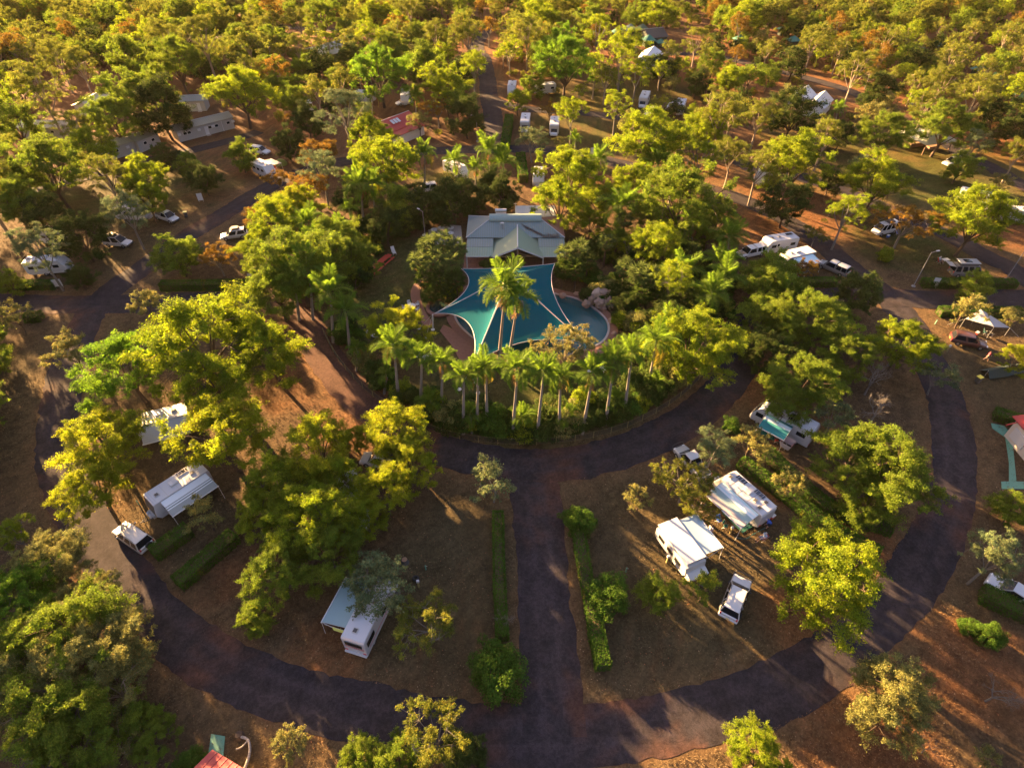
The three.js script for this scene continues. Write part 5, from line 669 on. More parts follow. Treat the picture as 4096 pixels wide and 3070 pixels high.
// caravan: side outline drawn across its width, with what sits on the roof
const WALL = { white: M.paint, grey: M.greyPaint };
function caravan(label, o = {}) {
  const L = o.L ?? 6.2, W = 2.35, h = L / 2, H = o.H ?? 2.7, f = 0.42, t = thing('caravan', label, 'caravan'), nose = o.nose ?? 0.75, wallM = o.wall ?? M.paint, lift = o.pop ? 0.42 : 0;
  part('body', profile([[-h, f + 0.35], [-h + 0.45, f], [h - 0.35, f], [h, f + 0.55], [h - 0.06, H * 0.55], [h - nose, H - 0.06], [-h + 0.16, H - 0.02], [-h, H - 0.24]], W, 0.07), wallM, t);
  const roof = part('roof', rbox(L - nose - 0.22, 0.07, W - 0.06, 0.03, -nose / 2 - 0.03, H + 0.012 + lift, 0), M.roofWhite, t);
  if (o.pop) part('pop_top_skirt', box(L - nose - 0.5, lift, W - 0.35, -nose / 2, H + lift / 2 - 0.02, 0), M.tarp, t);
  if (o.front) { const q = W / 2 - 0.1, x1 = h - 0.05, y1 = H * 0.55 + 0.02, x2 = lerp(h - 0.06, h - nose, 0.86), y2 = lerp(H * 0.55, H - 0.06, 0.86); part('front_panel', [panel(V(h, f + 0.6, q), V(h, f + 0.6, -q), V(x1, y1 - 0.04, -q), V(x1, y1 - 0.04, q), 0.014), panel(V(x1, y1, q), V(x1, y1, -q), V(x2, y2, -q), V(x2, y2, q), 0.014)], o.front, t); }
  part('roof_trim', [box(L - nose - 0.1, 0.06, 0.05, -nose / 2, H + lift - 0.02, W / 2 - 0.01), box(L - nose - 0.1, 0.06, 0.05, -nose / 2, H + lift - 0.02, -W / 2 + 0.01)], M.galv, t);
  const y = H + 0.05 + lift, seams = []; for (let x = -h + 1.0; x < h - nose; x += 1.22) seams.push(box(0.035, 0.012, W - 0.2, x, y + 0.002, 0)); if (o.seams !== false) part('roof_seam', seams, o.seamM ?? M.galv, t);
  for (const [x, z] of o.hatches ?? [[-h + 0.7, 0], [h - nose - 0.7, -0.1]]) { const k = part('roof_hatch', rbox(0.52, 0.1, 0.52, 0.03, x, y + 0.05, z), M.cover, t); part('hatch_cover', rbox(0.36, 0.03, 0.4, 0.01, x, y + 0.115, z), M.dark, k); }
  if (o.ac !== false) { const a = part('air_conditioner', rbox(1.0, 0.24, 0.72, 0.1, o.acx ?? -0.1, y + 0.12, 0.05), M.white, t); part('grille', box(0.5, 0.02, 0.5, (o.acx ?? -0.1) - 0.15, y + 0.245, 0.05), M.tarp, a); }
  for (const [x, z, a = 0] of o.solar ?? []) { const s = part('solar_panel', box(1.25, 0.035, 0.6, x, y + 0.07, z), M.solar, t); part('panel_frame', [box(1.29, 0.03, 0.03, x, y + 0.075, z - 0.31), box(1.29, 0.03, 0.03, x, y + 0.075, z + 0.31), box(0.02, 0.008, 0.6, x, y + 0.092, z), box(0.02, 0.008, 0.6, x - 0.4, y + 0.092, z), box(0.02, 0.008, 0.6, x + 0.4, y + 0.092, z)], M.steel, s); }
  const sideZ = W / 2 + 0.012; for (const s of [-1, 1]) { for (const x of [-h + 1.1, -h + 2.6, h - 1.5]) { if (s < 0 && x === -h + 2.6) continue; const w = part('window', rbox(0.95, 0.55, 0.05, 0.02, x, H * 0.64, s * sideZ), M.dark, t); part('pane', box(0.85, 0.46, 0.04, x, H * 0.64, s * (sideZ + 0.012)), M.glass, w); } for (const dy of [0, 0.12]) part('stripe', box(L - 1.2, 0.05, 0.012, 0, 0.95 + dy, s * (sideZ - 0.004)), o.stripe ?? M.galv, t); }
  const d = part('door', rbox(0.66, 1.75, 0.05, 0.02, h - 2.35, f + 1.02, -sideZ), M.white, t); part('handle', box(0.08, 0.05, 0.05, h - 2.12, f + 0.95, -sideZ - 0.04), M.black, d); part('door_window', box(0.42, 0.5, 0.02, h - 2.35, f + 1.45, -sideZ - 0.03), M.glass, d);
  for (const s of [-1, 1]) { wheel(t, -0.45, s * (W / 2 - 0.14), 0.92); wheel(t, 0.35, s * (W / 2 - 0.14), 0.92); part('tail_light', box(0.05, 0.16, 0.3, -h - 0.01, 0.9, s * 0.9), M.red, t); }
  part('drawbar', [rod(V(h - 0.5, 0.45, -0.75), V(h + 1.35, 0.45, 0), 0.05), rod(V(h - 0.5, 0.45, 0.75), V(h + 1.35, 0.45, 0), 0.05), cyl(0.05, 0.05, 0.5, h + 1.15, 0.3, 0.14), ball(0.08, h + 1.4, 0.47, 0)], M.dark, t);
  for (const z of [-0.24, 0.24]) part('gas_bottle', [cyl(0.15, 0.15, 0.42, h + 0.38, 0.75, z, 12), ball(0.15, h + 0.38, 0.96, z, 1, 0.5, 1, 10)], o.bottle ?? M.tarp, t); part('tool_box', rbox(0.35, 0.4, 1.3, 0.03, h + 0.1, 0.65, 0), M.galv, t);
  if (o.boot) part('front_boot', profile([[h - 0.1, f + 0.1], [h + 0.62, f + 0.1], [h + 0.7, f + 0.7], [h + 0.1, H - 0.8], [h - 0.1, H - 0.8]], W - 0.1, 0.05), M.paint, t);
  if (o.awning) awning(t, o.awning);
  return t;
}
// roll-out awning on the door side: cloth sagging between the wall rail and the roller, on two arms
function awning(t, { x0, x1, out = 2.4, y = 2.5, drop = 0.35, bands, side = -1, w = 1.18, curve = 0 }) {
  const P = (x, k) => V(x, y - drop * k - (curve ? curve * k * k : 0.07 * Math.sin(Math.PI * k)), side * (w + out * k));
  let k0 = 0; const a = new THREE.Group(); a.name = 'awning'; t.add(a);
  for (const [k1, m] of bands) { const pos = [], idx = [], nx = 10, nk = 6; for (let i = 0; i <= nk; i++) for (let j = 0; j <= nx; j++) { const p = P(lerp(x0, x1, j / nx), lerp(k0, k1, i / nk)); p.y -= 0.05 * Math.sin(Math.PI * j / nx) * lerp(k0, k1, i / nk); pos.push(p.x, p.y, p.z); if (i < nk && j < nx) { const q = i * (nx + 1) + j; idx.push(q, q + nx + 1, q + 1, q + 1, q + nx + 1, q + nx + 2); } } const g = new THREE.BufferGeometry(); g.setAttribute('position', new THREE.Float32BufferAttribute(pos, 3)); g.setIndex(idx); g.computeVertexNormals(); part('awning_cloth', g, m, a); k0 = k1; }
  part('roller', rod(P(x0 - 0.08, 1), P(x1 + 0.08, 1), 0.055, 0.055, 8), M.white, a); for (const x of [x0, x1]) { part('arm', [rod(P(x, 1), V(x, 1.2, side * w), 0.03), rod(P(x, 1), V(x, y, side * w), 0.02)], M.steel, a); if (!curve) part('leg', rod(P(x, 1), V(x, 0.02, side * (w + out + 0.15)), 0.025), M.white, a); }
}
const cloth = { silver: mat(0.34, 0.36, 0.36, 0.6), pale: mat(0.60, 0.65, 0.68, 0.7), grey: mat(0.24, 0.27, 0.27, 0.8), greyDark: mat(0.13, 0.16, 0.16, 0.8), teal: mat(0.015, 0.19, 0.21, 0.8), tealDark: mat(0.012, 0.10, 0.11, 0.8), sky: mat(0.42, 0.60, 0.66, 0.7), ice: mat(0.22, 0.32, 0.33, 0.7), blue: mat(0.26, 0.36, 0.44, 0.7), mauve: mat(0.30, 0.28, 0.29, 0.8) };
{
  // west side of the central road
  place(caravan('white caravan with a grey-striped awning and roof solar panel', { L: 6.6, nose: 0.3, front: M.dark, hatches: [[-1.9, -0.2], [2.1, -0.1]], solar: [[-1.2, 0.75]], acx: 0.1, awning: { x0: -2.9, x1: 2.3, out: 2.3, y: 2.6, drop: 0.5, bands: [[0.34, cloth.pale], [0.40, cloth.grey], [0.46, cloth.pale], [0.52, cloth.greyDark], [0.58, cloth.pale], [1, cloth.grey]] } }), 323, 1077, 429, 1009, 2.75);
  place(car('wagon', 'white four-wheel-drive wagon parked at the orange verge', 'car', M.gold, { L: 4.9, W: 1.9, top: 1.78, rails: true, spare: true }), 254, 1134, 317, 1178, 0.9);
  place(caravan('older white caravan with a curved silver awning', { L: 6.0, H: 2.65, hatches: [[-1.4, 0.1], [1.6, 0.1]], ac: true, acx: 0.2, awning: { x0: -2.8, x1: 2.4, out: 2.0, y: 2.55, drop: 0.45, curve: 0.7, bands: [[1, cloth.silver]] } }), 306, 905, 389, 884, 2.7);
  place(caravan('white caravan almost hidden under the lime trees', { L: 6.4, hatches: [[-1.2, 0], [1.3, 0]] }), 770, 1092, 752, 1040, 2.6);
  place(car('wagon', 'white wagon half hidden beneath the tallest lime tree', 'car', M.paint, { top: 1.85 }), 790, 986, 852, 996, 0.9);
  // east side of the central road
  place(caravan('white caravan with two dark solar panels and a striped awning', { L: 6.6, seamM: mat(0.22, 0.13, 0.09, 0.8), hatches: [[2.1, -0.1], [-1.5, -0.25], [-2.4, -0.6], [-2.3, 0.5]], solar: [[1.2, 0.65], [-1.2, 0.8]], acx: -0.2, awning: { x0: -2.9, x1: 2.2, out: 2.5, y: 2.6, drop: 0.55, bands: [[0.10, cloth.sky], [0.2, cloth.pale], [0.26, cloth.sky], [0.34, cloth.pale], [0.66, cloth.ice], [1, cloth.mauve]] } }), 1573, 1024, 1652, 1094, 2.75);
  place(caravan('white pop-top caravan with a blue-grey awning', { L: 5.4, H: 2.15, pop: true, ac: false, hatches: [], seams: false, boot: true, nose: 0.15, awning: { x0: -2.3, x1: 2.1, out: 2.3, y: 2.45, drop: 0.12, bands: [[1, cloth.blue]] } }), 1500, 1203, 1450, 1135, 2.6);
  place(car('wagon', 'white wagon parked with its front door open', 'car', M.paint, { L: 4.9, W: 1.95, rails: true, open: -1, mirror: M.black, bull: true }), 1606, 1247, 1575, 1329, 0.9);
  place(ute('white utility with a steel tray and bull bar', M.silver, false, { bull: true, tray: 2.0 }), 1473, 968, 1520, 1020, 1.0);
  // north-east sites
  place(ute('white utility with a matching canopy and cloth on its bonnet', M.paint, true, { bonnetNet: true }), 1600, 548, 1646, 538, 0.8);
  place(caravan('white caravan with an open door hitched behind the canopy utility', { L: 6.4, solar: [[-2.0, 0.4]], hatches: [[1.6, 0], [0.2, 0]], ac: false }), 1660, 516, 1712, 508, 2.7);
  place(caravan('grey-sided caravan behind the copper tree', { L: 6.4, wall: M.greyPaint, front: M.cover, hatches: [[1.2, 0]], acx: 0, awning: { x0: -2.4, x1: 1.8, out: 2.2, y: 2.5, drop: 0.3, bands: [[1, cloth.sky]] } }), 1697, 551, 1748, 539, 2.65);
  place(ute('dark grey utility with a canopy beside the road', M.greyPaint, true, { roof: M.silver }), 1783, 566, 1823, 583, 1.0);
  const van = (label, paint, o) => car('camper_van', label, 'van', paint, { L: 4.9, W: 1.85, top: 2.15, belt: 1.15, hood: 0.42, cab: [[-2.4, -2.3, 1.45, 2.1]], ...o });
  place(van('white camper minivan with a sliding door open', M.paint, { rack: M.dark }), 1889, 499, 1937, 488, 0.9);
  { const v = place(van('grey camper van with a raised roof and open tailgate', M.greyPaint), 2114, 585, 2060, 584, 0.9); part('pop_top', box(3.0, 0.5, 1.4, -0.4, 2.45, 0), M.dark, v); part('pop_roof', rbox(3.3, 0.1, 1.6, 0.04, -0.4, 2.72, 0), M.silver, v); part('solar_panel', box(1.2, 0.03, 1.0, -0.6, 2.79, 0), M.solar, v); part('tailgate', panel(V(-2.45, 2.1, -0.8), V(-2.45, 2.1, 0.8), V(-3.7, 2.35, 0.8), V(-3.7, 2.35, -0.8), 0.05), M.silver, v); }
  place(car('wagon', 'dark red wagon with roof bars beside the pale tarp', 'car', M.redPaint, { L: 4.7, rails: true }), 2126, 741, 2064, 728, 0.8);
  place(car('wagon', 'silver wagon half hidden at the thick east hedge', 'car', M.silver, {}), 2166, 1262, 2225, 1300, 0.9);
  // north-west sites
  place(ute('white double-cab utility by the green-lidded bin', M.paint, false, { tray: 1.6 }), 382, 473, 336, 458, 0.9);
  place(caravan('white caravan glowing in the sun behind the double-cab utility', { L: 6.2, hatches: [[-1.5, 0], [1.4, 0]] }), 312, 447, 249, 444, 2.6);
  place(car('wagon', 'silver wagon with luggage on its roof', 'car', M.silver, { rack: M.dark }), 482, 508, 527, 502, 0.8);
  place(car('wagon', 'white four-wheel drive nosing out of the shade', 'car', M.paint, { L: 4.8, top: 1.9, rack: M.black, bar: true }), 278, 522, 228, 518, 0.9);
  place(caravan('caravan in deep shade beneath the grey-green tree', { L: 6.4 }), 137, 556, 55, 562, 2.6);
  place(caravan('caravan in deep shade behind the dark evergreen', { L: 6.0 }), 130, 500, 104, 496, 2.6);
  place(caravan('white caravan with a side tent at the west end of the north loop', { L: 5.6, awning: { x0: -2, x1: 1.8, out: 2.2, y: 2.4, drop: 0.3, bands: [[1, cloth.mauve]] } }), 585, 362, 548, 346, 2.5); place(car('wagon', 'white car nosed in above the side-tent caravan', 'car', M.paint), 574, 326, 548, 322, 0.8);
  // northern loop: smaller in view, each still its own rig
  for (const [label, fu, fv, ru, rv, o] of [['white caravan beside the red-roofed block and coconut palm', 872, 214, 878, 186, { L: 6.6 }], ['white caravan with a tan roof by the tall hedge', 1163, 380, 1166, 362, { L: 5.2, hatches: [[0, 0]] }], ['white caravan behind the feather palms', 1000, 362, 968, 346, { L: 6.4 }], ['white caravan in the shade of the bright green tree', 1104, 190, 1108, 172, { L: 6 }], ['white caravan with a slanted awning on the north lane', 1466, 232, 1476, 210, { L: 6.4, awning: { x0: -2.4, x1: 2, out: 2.2, y: 2.5, drop: 0.9, side: 1, bands: [[1, cloth.pale]] } }], ['pale caravan roof under the lime trees of the east loop', 1648, 372, 1660, 360, { L: 6 }], ['white caravan among gums at the far east edge', 2130, 418, 2100, 412, { L: 6 }], ['white caravan with a dark door at the east edge', 2212, 452, 2156, 446, { L: 7 }], ['pale caravan beyond the lawn behind gums', 1165, 182, 1190, 180, { L: 6 }], ['white caravan under the dense trees by the coconut palm', 770, 196, 800, 200, { L: 6.4 }]]) place(caravan(label, o), fu, fv, ru, rv, 2.6);
  const motorhome = (label, o = {}) => { const L = o.L ?? 7, h = L / 2, W = 2.3, t = thing('motorhome', label, 'motorhome'); part('body', profile(o.outline ?? [[-h, 0.5], [h - 1.7, 0.5], [h - 1.7, 1.95], [h - 0.9, 2.05], [h - 0.75, 2.75], [h - 1.0, 2.95], [-h + 0.1, 2.95], [-h, 2.8]], W, 0.07), M.paint, t); if (!o.outline) { part('cab', loft([[h - 1.75, 0.45, 1.95, 0.95, 0.85], [h - 1.1, 0.45, 1.9, 0.95, 0.82], [h - 0.6, 0.45, 1.2, 0.93, 0.85], [h - 0.05, 0.5, 1.0, 0.85, 0.75], [h, 0.55, 0.85, 0.8, 0.7]], 0.12), M.paint, t); part('windscreen', panel(V(h - 0.60, 1.22, 0.8), V(h - 0.60, 1.22, -0.8), V(h - 1.04, 1.86, -0.74), V(h - 1.04, 1.86, 0.74), 0.03), M.glass, t); }
    for (const x of [-h + 1.4, h - 1.0]) for (const s of [-1, 1]) wheel(t, x, s * 0.98, 1.02); part('roof', rbox(L - 1.25, 0.06, W - 0.1, 0.03, -0.5, 2.965, 0), M.roofWhite, t);
    for (const [x, z] of o.hatches ?? [[-1.6, 0.1], [0.6, -0.1]]) { const k = part('roof_hatch', rbox(0.5, 0.1, 0.5, 0.03, x, 3.04, z), M.cover, t); part('hatch_cover', rbox(0.36, 0.03, 0.36, 0.01, x, 3.105, z), M.dark, k); } part('air_conditioner', rbox(0.95, 0.24, 0.7, 0.09, o.acx ?? -0.5, 3.1, 0.1), M.white, t);
    for (const [x, z] of o.solar ?? []) { const s = part('solar_panel', box(0.95, 0.03, 0.7, x, 3.06, z), M.solar, t); part('panel_frame', [box(0.99, 0.03, 0.03, x, 3.06, z + 0.36), box(0.99, 0.03, 0.03, x, 3.06, z - 0.36), box(0.02, 0.01, 0.7, x - 0.3, 3.08, z), box(0.02, 0.01, 0.7, x, 3.08, z), box(0.02, 0.01, 0.7, x + 0.3, 3.08, z)], M.galv, s); }
    for (const s of [-1, 1]) { for (const x of [-h + 1.2, 0.2]) { const w = part('window', rbox(1.1, 0.6, 0.05, 0.02, x, 1.95, s * 1.16), M.dark, t); part('pane', box(1.0, 0.5, 0.04, x, 1.95, s * 1.175), M.glass, w); } part('tail_light', box(0.05, 0.18, 0.3, -h - 0.01, 0.85, s * 0.9), M.red, t); part('stripe', box(L - 2.4, 0.08, 0.012, -0.6, 1.2, s * 1.158), o.stripe ?? M.galv, t); } return t; };
  { // motorhome with red lettering across its tail
    const t = place(motorhome('white motorhome with red lettering on its tail and wide awning', { L: 7.2, hatches: [[-2.7, -0.1], [0.2, 0.4]], acx: 1.4, stripe: M.red }), 826, 1250, 771, 1361, 2.95); const w = part('rear_window', rbox(0.05, 0.62, 1.7, 0.02, -3.63, 2.2, 0), M.dark, t); part('pane', box(0.03, 0.52, 1.6, -3.65, 2.2, 0), M.glass, w); part('rear_bumper', rbox(0.25, 0.22, 2.2, 0.05, -3.65, 0.55, 0), M.tarp, t); part('number_plate', box(0.02, 0.12, 0.4, -3.64, 1.0, 0.2), M.white, t); part('side_window_rear', box(1.3, 0.7, 0.04, -2.6, 2.0, 1.185), M.glass, t);
    const font = await new FontLoader().loadAsync('fonts/droid/droid_serif_bold.typeface.json'), g = new TextGeometry('WINNEBAGO', { font, size: 0.21, depth: 0.012, curveSegments: 3 }); g.computeBoundingBox(); g.translate(-g.boundingBox.max.x / 2, 0, 0).rotateY(-Math.PI / 2).translate(-3.622, 1.52, 0); part('lettering', g, M.red, t);
    awning(t, { x0: -2.6, x1: 2.0, out: 2.5, y: 2.75, drop: 0.35, bands: [[1, cloth.ice]] }); part('drying_towel', panel(V(-2.7, 2.3, -2.6), V(-2.7, 2.3, -1.4), V(-2.75, 1.75, -1.45), V(-2.75, 1.75, -2.5), 0.02), mat(0.55, 0.62, 0.14, 0.9), t); part('clothes_line', rod(V(-2.7, 2.32, -3.4), V(-2.7, 2.32, -1.18), 0.012), M.white, t);
  }
  { // bus-shaped motorhome with the teal awning
    const L = 7.4, h = L / 2, t = place(motorhome('bus-shaped motorhome with a teal awning and roof solar panels', { L, outline: [[-h, 0.5], [h - 0.1, 0.5], [h, 0.9], [h - 0.05, 1.4], [h - 0.75, 2.7], [h - 1.1, 2.95], [-h + 0.15, 2.95], [-h, 2.75]], hatches: [[-2.4, 0.2]], acx: 1.7, solar: [[2.3, 0.65], [1.5, -0.75], [-0.9, 0.1], [-0.9, -0.55]] }), 1656, 871, 1748, 917, 2.95); part('windscreen', panel(V(h - 0.06, 1.45, 0.95), V(h - 0.06, 1.45, -0.95), V(h - 0.66, 2.55, -0.9), V(h - 0.66, 2.55, 0.9), 0.04), M.glass, t); part('bull_bar', rbox(0.2, 0.5, 2.0, 0.08, h + 0.05, 0.75, 0), M.steel, t); part('cab_window', box(0.9, 0.6, 0.04, h - 1.0, 1.75, -1.165), M.glass, t); part('satellite_dish', [rod(V(-1.6, 2.98, 0.7), V(-1.6, 3.6, 0.7), 0.025), ball(0.18, -1.6, 3.65, 0.7, 1, 0.5, 1)], M.white, t); part('ladder', [rod(V(-h - 0.08, 0.8, 0.7), V(-h - 0.08, 2.9, 0.7), 0.02), rod(V(-h - 0.08, 0.8, 0.35), V(-h - 0.08, 2.9, 0.35), 0.02)], M.steel, t);
    awning(t, { x0: -1.4, x1: 1.9, out: 2.3, y: 2.6, drop: 0.6, bands: [[0.12, cloth.tealDark], [0.24, cloth.sky], [0.30, cloth.pale], [0.36, cloth.sky], [1, cloth.teal]] });
  }
  for (const [label, fu, fv, ru, rv] of [['white motorhome with a blue windscreen on the north lane', 1132, 283, 1137, 252], ['white motorhome beside the small cream trees on the north lane', 1196, 290, 1199, 260], ['white motorhome with a broad nose beside the silver car', 1384, 232, 1398, 202]]) place(motorhome(label, { L: 7 }), fu, fv, ru, rv, 1.4);
  for (const [label, fu, fv, ru, rv, p] of [['silver car beside the broad-nosed motorhome', 1398, 246, 1416, 236, M.silver], ['white car below the palms at the pool garden', 906, 408, 936, 404, M.paint], ['white wagon on the east lawn below the camp kitchen', 2046, 352, 2072, 346, M.paint], ['white car parked by the far woodland road', 1190, 82, 1208, 76, M.paint], ['white car in front of the coconut palm caravan', 862, 222, 884, 218, M.paint], ['silver car under the gums by the red yard', 1972, 228, 1972, 212, M.silver]]) place(car('wagon', label, 'car', p), fu, fv, ru, rv, 0.7);
  place(van('white van with a dark rear window in the shade', M.paint), 664, 216, 672, 240, 0.9);
}
// ---------------------------------------------------------------- small things about the camp
// open steel fence round the pool garden: posts, rails and pickets
{
  const line = [[700, 722], [732, 780], [780, 835], [830, 875], [885, 910], [940, 934], [1000, 950], [1060, 958], [1110, 961], [1170, 960], [1230, 955], [1290, 944], [1350, 926], [1410, 897], [1460, 866], [1505, 826], [1540, 782]], curve = new THREE.CatmullRomCurve3(line.map(([u, v]) => spot(u, v))), base = curve.getPoint(0.5), o = thing('pool_fence', 'low open steel fence curving below the garden palms', 'fence', base), n = Math.round(curve.getLength() / 2.4), P = curve.getSpacedPoints(n).map((p) => p.sub(base)), r = rng(17);
  for (let i = 0; i <= n; i++) part('fence_post', box(0.06, 1.2, 0.06, P[i].x, 0.6, P[i].z), M.ochre, o);
  for (let i = 0; i < n; i++) { const a = P[i], b = P[i + 1]; part('fence_rail', [rod(a.clone().setY(1.15), b.clone().setY(1.12), 0.014, 0.014, 4), rod(a.clone().setY(0.18), b.clone().setY(0.18), 0.014, 0.014, 4)], M.ochre, o); const pk = []; for (let k = 1; k < 16; k++) { const q = a.clone().lerp(b, k / 16); pk.push(box(0.022, 1.0, 0.022, q.x, 0.66, q.z)); } const m = part('pickets', pk, M.dark, o); m.userData.kind = 'stuff'; }
}
const poleM = mat(0.2, 0.2, 0.21, 0.6);
const lampPost = (u, v, h, turn, label) => { const o = thing('lamp_post', label, 'lamp post', spot(u, v), turn); part('pole', [rod(V(0, 0, 0), V(0, h, 0), 0.07, 0.045, 8), cyl(0.3, 0.34, 0.12, 0, 0.06, 0, 12)], poleM, o); part('arm', rod(V(0, h - 0.15, 0), V(0.9, h + 0.1, 0), 0.04), poleM, o); part('lamp_head', rbox(0.6, 0.12, 0.26, 0.05, 1.1, h + 0.1, 0), M.tarp, o); };
lampPost(1973.5, 618, 6.4, 0.2, 'steel lamp post at the end of the east hedge'); lampPost(2174, 603, 6.4, 0, 'steel lamp post behind the east hedge by the side road'); lampPost(920, 524, 6.2, 2.4, 'thin lamp post beside the person on the terrace'); lampPost(1031, 305, 6, 3, 'thin lamp post by the north road and feather palms');
const signboard = (u, v, w, h, turn, label) => { const o = thing('sign_board', label, 'sign', spot(u, v), turn); part('board', rbox(w, h, 0.06, 0.02, 0, h / 2 + 0.35, 0), M.tarp, o); part('leg', [rod(V(-w / 2 + 0.1, 0, 0), V(-w / 2 + 0.1, 0.6, 0), 0.03), rod(V(w / 2 - 0.1, 0, 0), V(w / 2 - 0.1, 0.6, 0), 0.03)], M.steel, o); };
signboard(435, 436, 1.0, 1.5, 0.35, 'upright pale notice board beside the north-west road'); signboard(129, 622, 1.3, 1.3, 0.3, 'pale leaning notice board at the west crossroads'); signboard(546, 600, 1.6, 0.5, 0, 'small white sign at the end of the copper-tree hedge'); signboard(2016, 622, 0.9, 1.6, -0.3, 'pale sign standing in the east hedge'); signboard(1279, 335, 0.8, 1.4, 0, 'small upright sign beside the feather palm');
const bin = (u, v, m, label) => { const o = thing('wheelie_bin', label, 'bin', spot(u, v), 0.4); part('body', profile([[-0.26, 0.08], [0.22, 0.08], [0.3, 1.0], [-0.34, 1.0]], 0.58, 0.03), M.dark, o); part('lid', rbox(0.74, 0.08, 0.64, 0.03, -0.02, 1.05, 0), m, o); for (const s of [-1, 1]) part('wheel', cyl(0.1, 0.1, 0.05, -0.26, 0.1, s * 0.27, 10, 'z'), M.rubber, o); };
bin(403, 468, mat(0.35, 0.4, 0.12, 0.6), 'wheelie bin with an olive lid beside the north-west road'); bin(2110, 826, M.yellow, 'wheelie bin with a yellow lid near the dark tarpaulin');
// picnic bench sets in red
function picnic(u1, v1, u2, v2, label) { const q = heading(u1, v1, u2, v2, 0.7), l = q.len / 2 - 0.1, o = thing('picnic_table', label, 'picnic table', q.mid, q.turn); for (let k = 0; k < 5; k++) part('plank', box(l * 2, 0.05, 0.15, 0, 0.75, -0.34 + k * 0.17), M.redWood, o); for (const s of [-1, 1]) { for (const d of [0, 0.16]) part('bench_plank', box(l * 2, 0.05, 0.14, 0, 0.45, s * (0.75 + d)), M.redWood, o); for (const x of [-l + 0.4, l - 0.4]) part('leg', rod(V(x, 0, s * 0.7), V(x, 0.74, s * 0.2), 0.05), M.redWood, o); } for (const x of [-l + 0.4, l - 0.4]) part('cross_beam', box(0.08, 0.1, 1.7, x, 0.4, 0), M.redWood, o); }
picnic(797, 587, 820, 568, 'red picnic table with benches, the one away from the lounger'); picnic(821, 567, 843, 549, 'red picnic table with benches next to the white lounger');
const lounger = (u, v, turn, label) => { const o = thing('sun_lounger', label, 'lounger', spot(u, v), turn), sl = []; for (let k = 0; k < 9; k++) sl.push(box(0.13, 0.04, 0.62, -0.6 + k * 0.15, 0.34, 0)); part('seat_slats', sl, M.white, o); part('backrest', box(0.75, 0.04, 0.62, 0.95, 0.55, 0, 0, 0.6), M.white, o); for (const x of [-0.55, 0.6]) for (const s of [-1, 1]) part('leg', rod(V(x, 0, s * 0.28), V(x, 0.33, s * 0.28), 0.03), M.white, o); };
lounger(851, 547, 1.95, 'white plastic lounger on the lawn by the red picnic tables'); lounger(905, 768, 0.9, 'white lounger beside another under the garden palms'); lounger(922, 772, 0.7, 'white lounger with a raised back under the garden palms'); lounger(808, 728, 2.6, 'white lounger half hidden behind the yellow tree'); lounger(1303, 800, 2.0, 'white lounger on the lawn below the pool end');
const chair = (p, turn, label) => { const o = thing('garden_chair', label, 'chair', p, turn, 'white chairs around the white garden table'); part('seat', rbox(0.48, 0.05, 0.5, 0.02, 0, 0.43, 0), M.white, o); part('backrest', rbox(0.05, 0.5, 0.48, 0.02, -0.24, 0.7, 0), M.white, o); for (const x of [-0.2, 0.2]) for (const z of [-0.2, 0.2]) part('leg', rod(V(x * 1.15, 0, z * 1.15), V(x, 0.43, z), 0.025), M.white, o); for (const z of [-0.25, 0.25]) part('armrest', box(0.44, 0.04, 0.05, 0, 0.63, z), M.white, o); };
{ const c = spot(888, 660, 0.72).setY(0), o = thing('garden_table', 'white round garden table on the lawn beside the spa', 'table', c); part('table_top', cyl(0.7, 0.7, 0.05, 0, 0.72, 0, 24), M.white, o); for (let k = 0; k < 4; k++) part('leg', rod(V(Math.cos(k * 1.57) * 0.5, 0, Math.sin(k * 1.57) * 0.5), V(Math.cos(k * 1.57) * 0.4, 0.7, Math.sin(k * 1.57) * 0.4), 0.03), M.white, o); for (let k = 0; k < 5; k++) { const a = k * 1.257 + 0.5; chair(V(c.x + Math.cos(a) * 1.15, 0, c.z + Math.sin(a) * 1.15), Math.PI - a, 'white plastic chair drawn up to the garden table'); } }
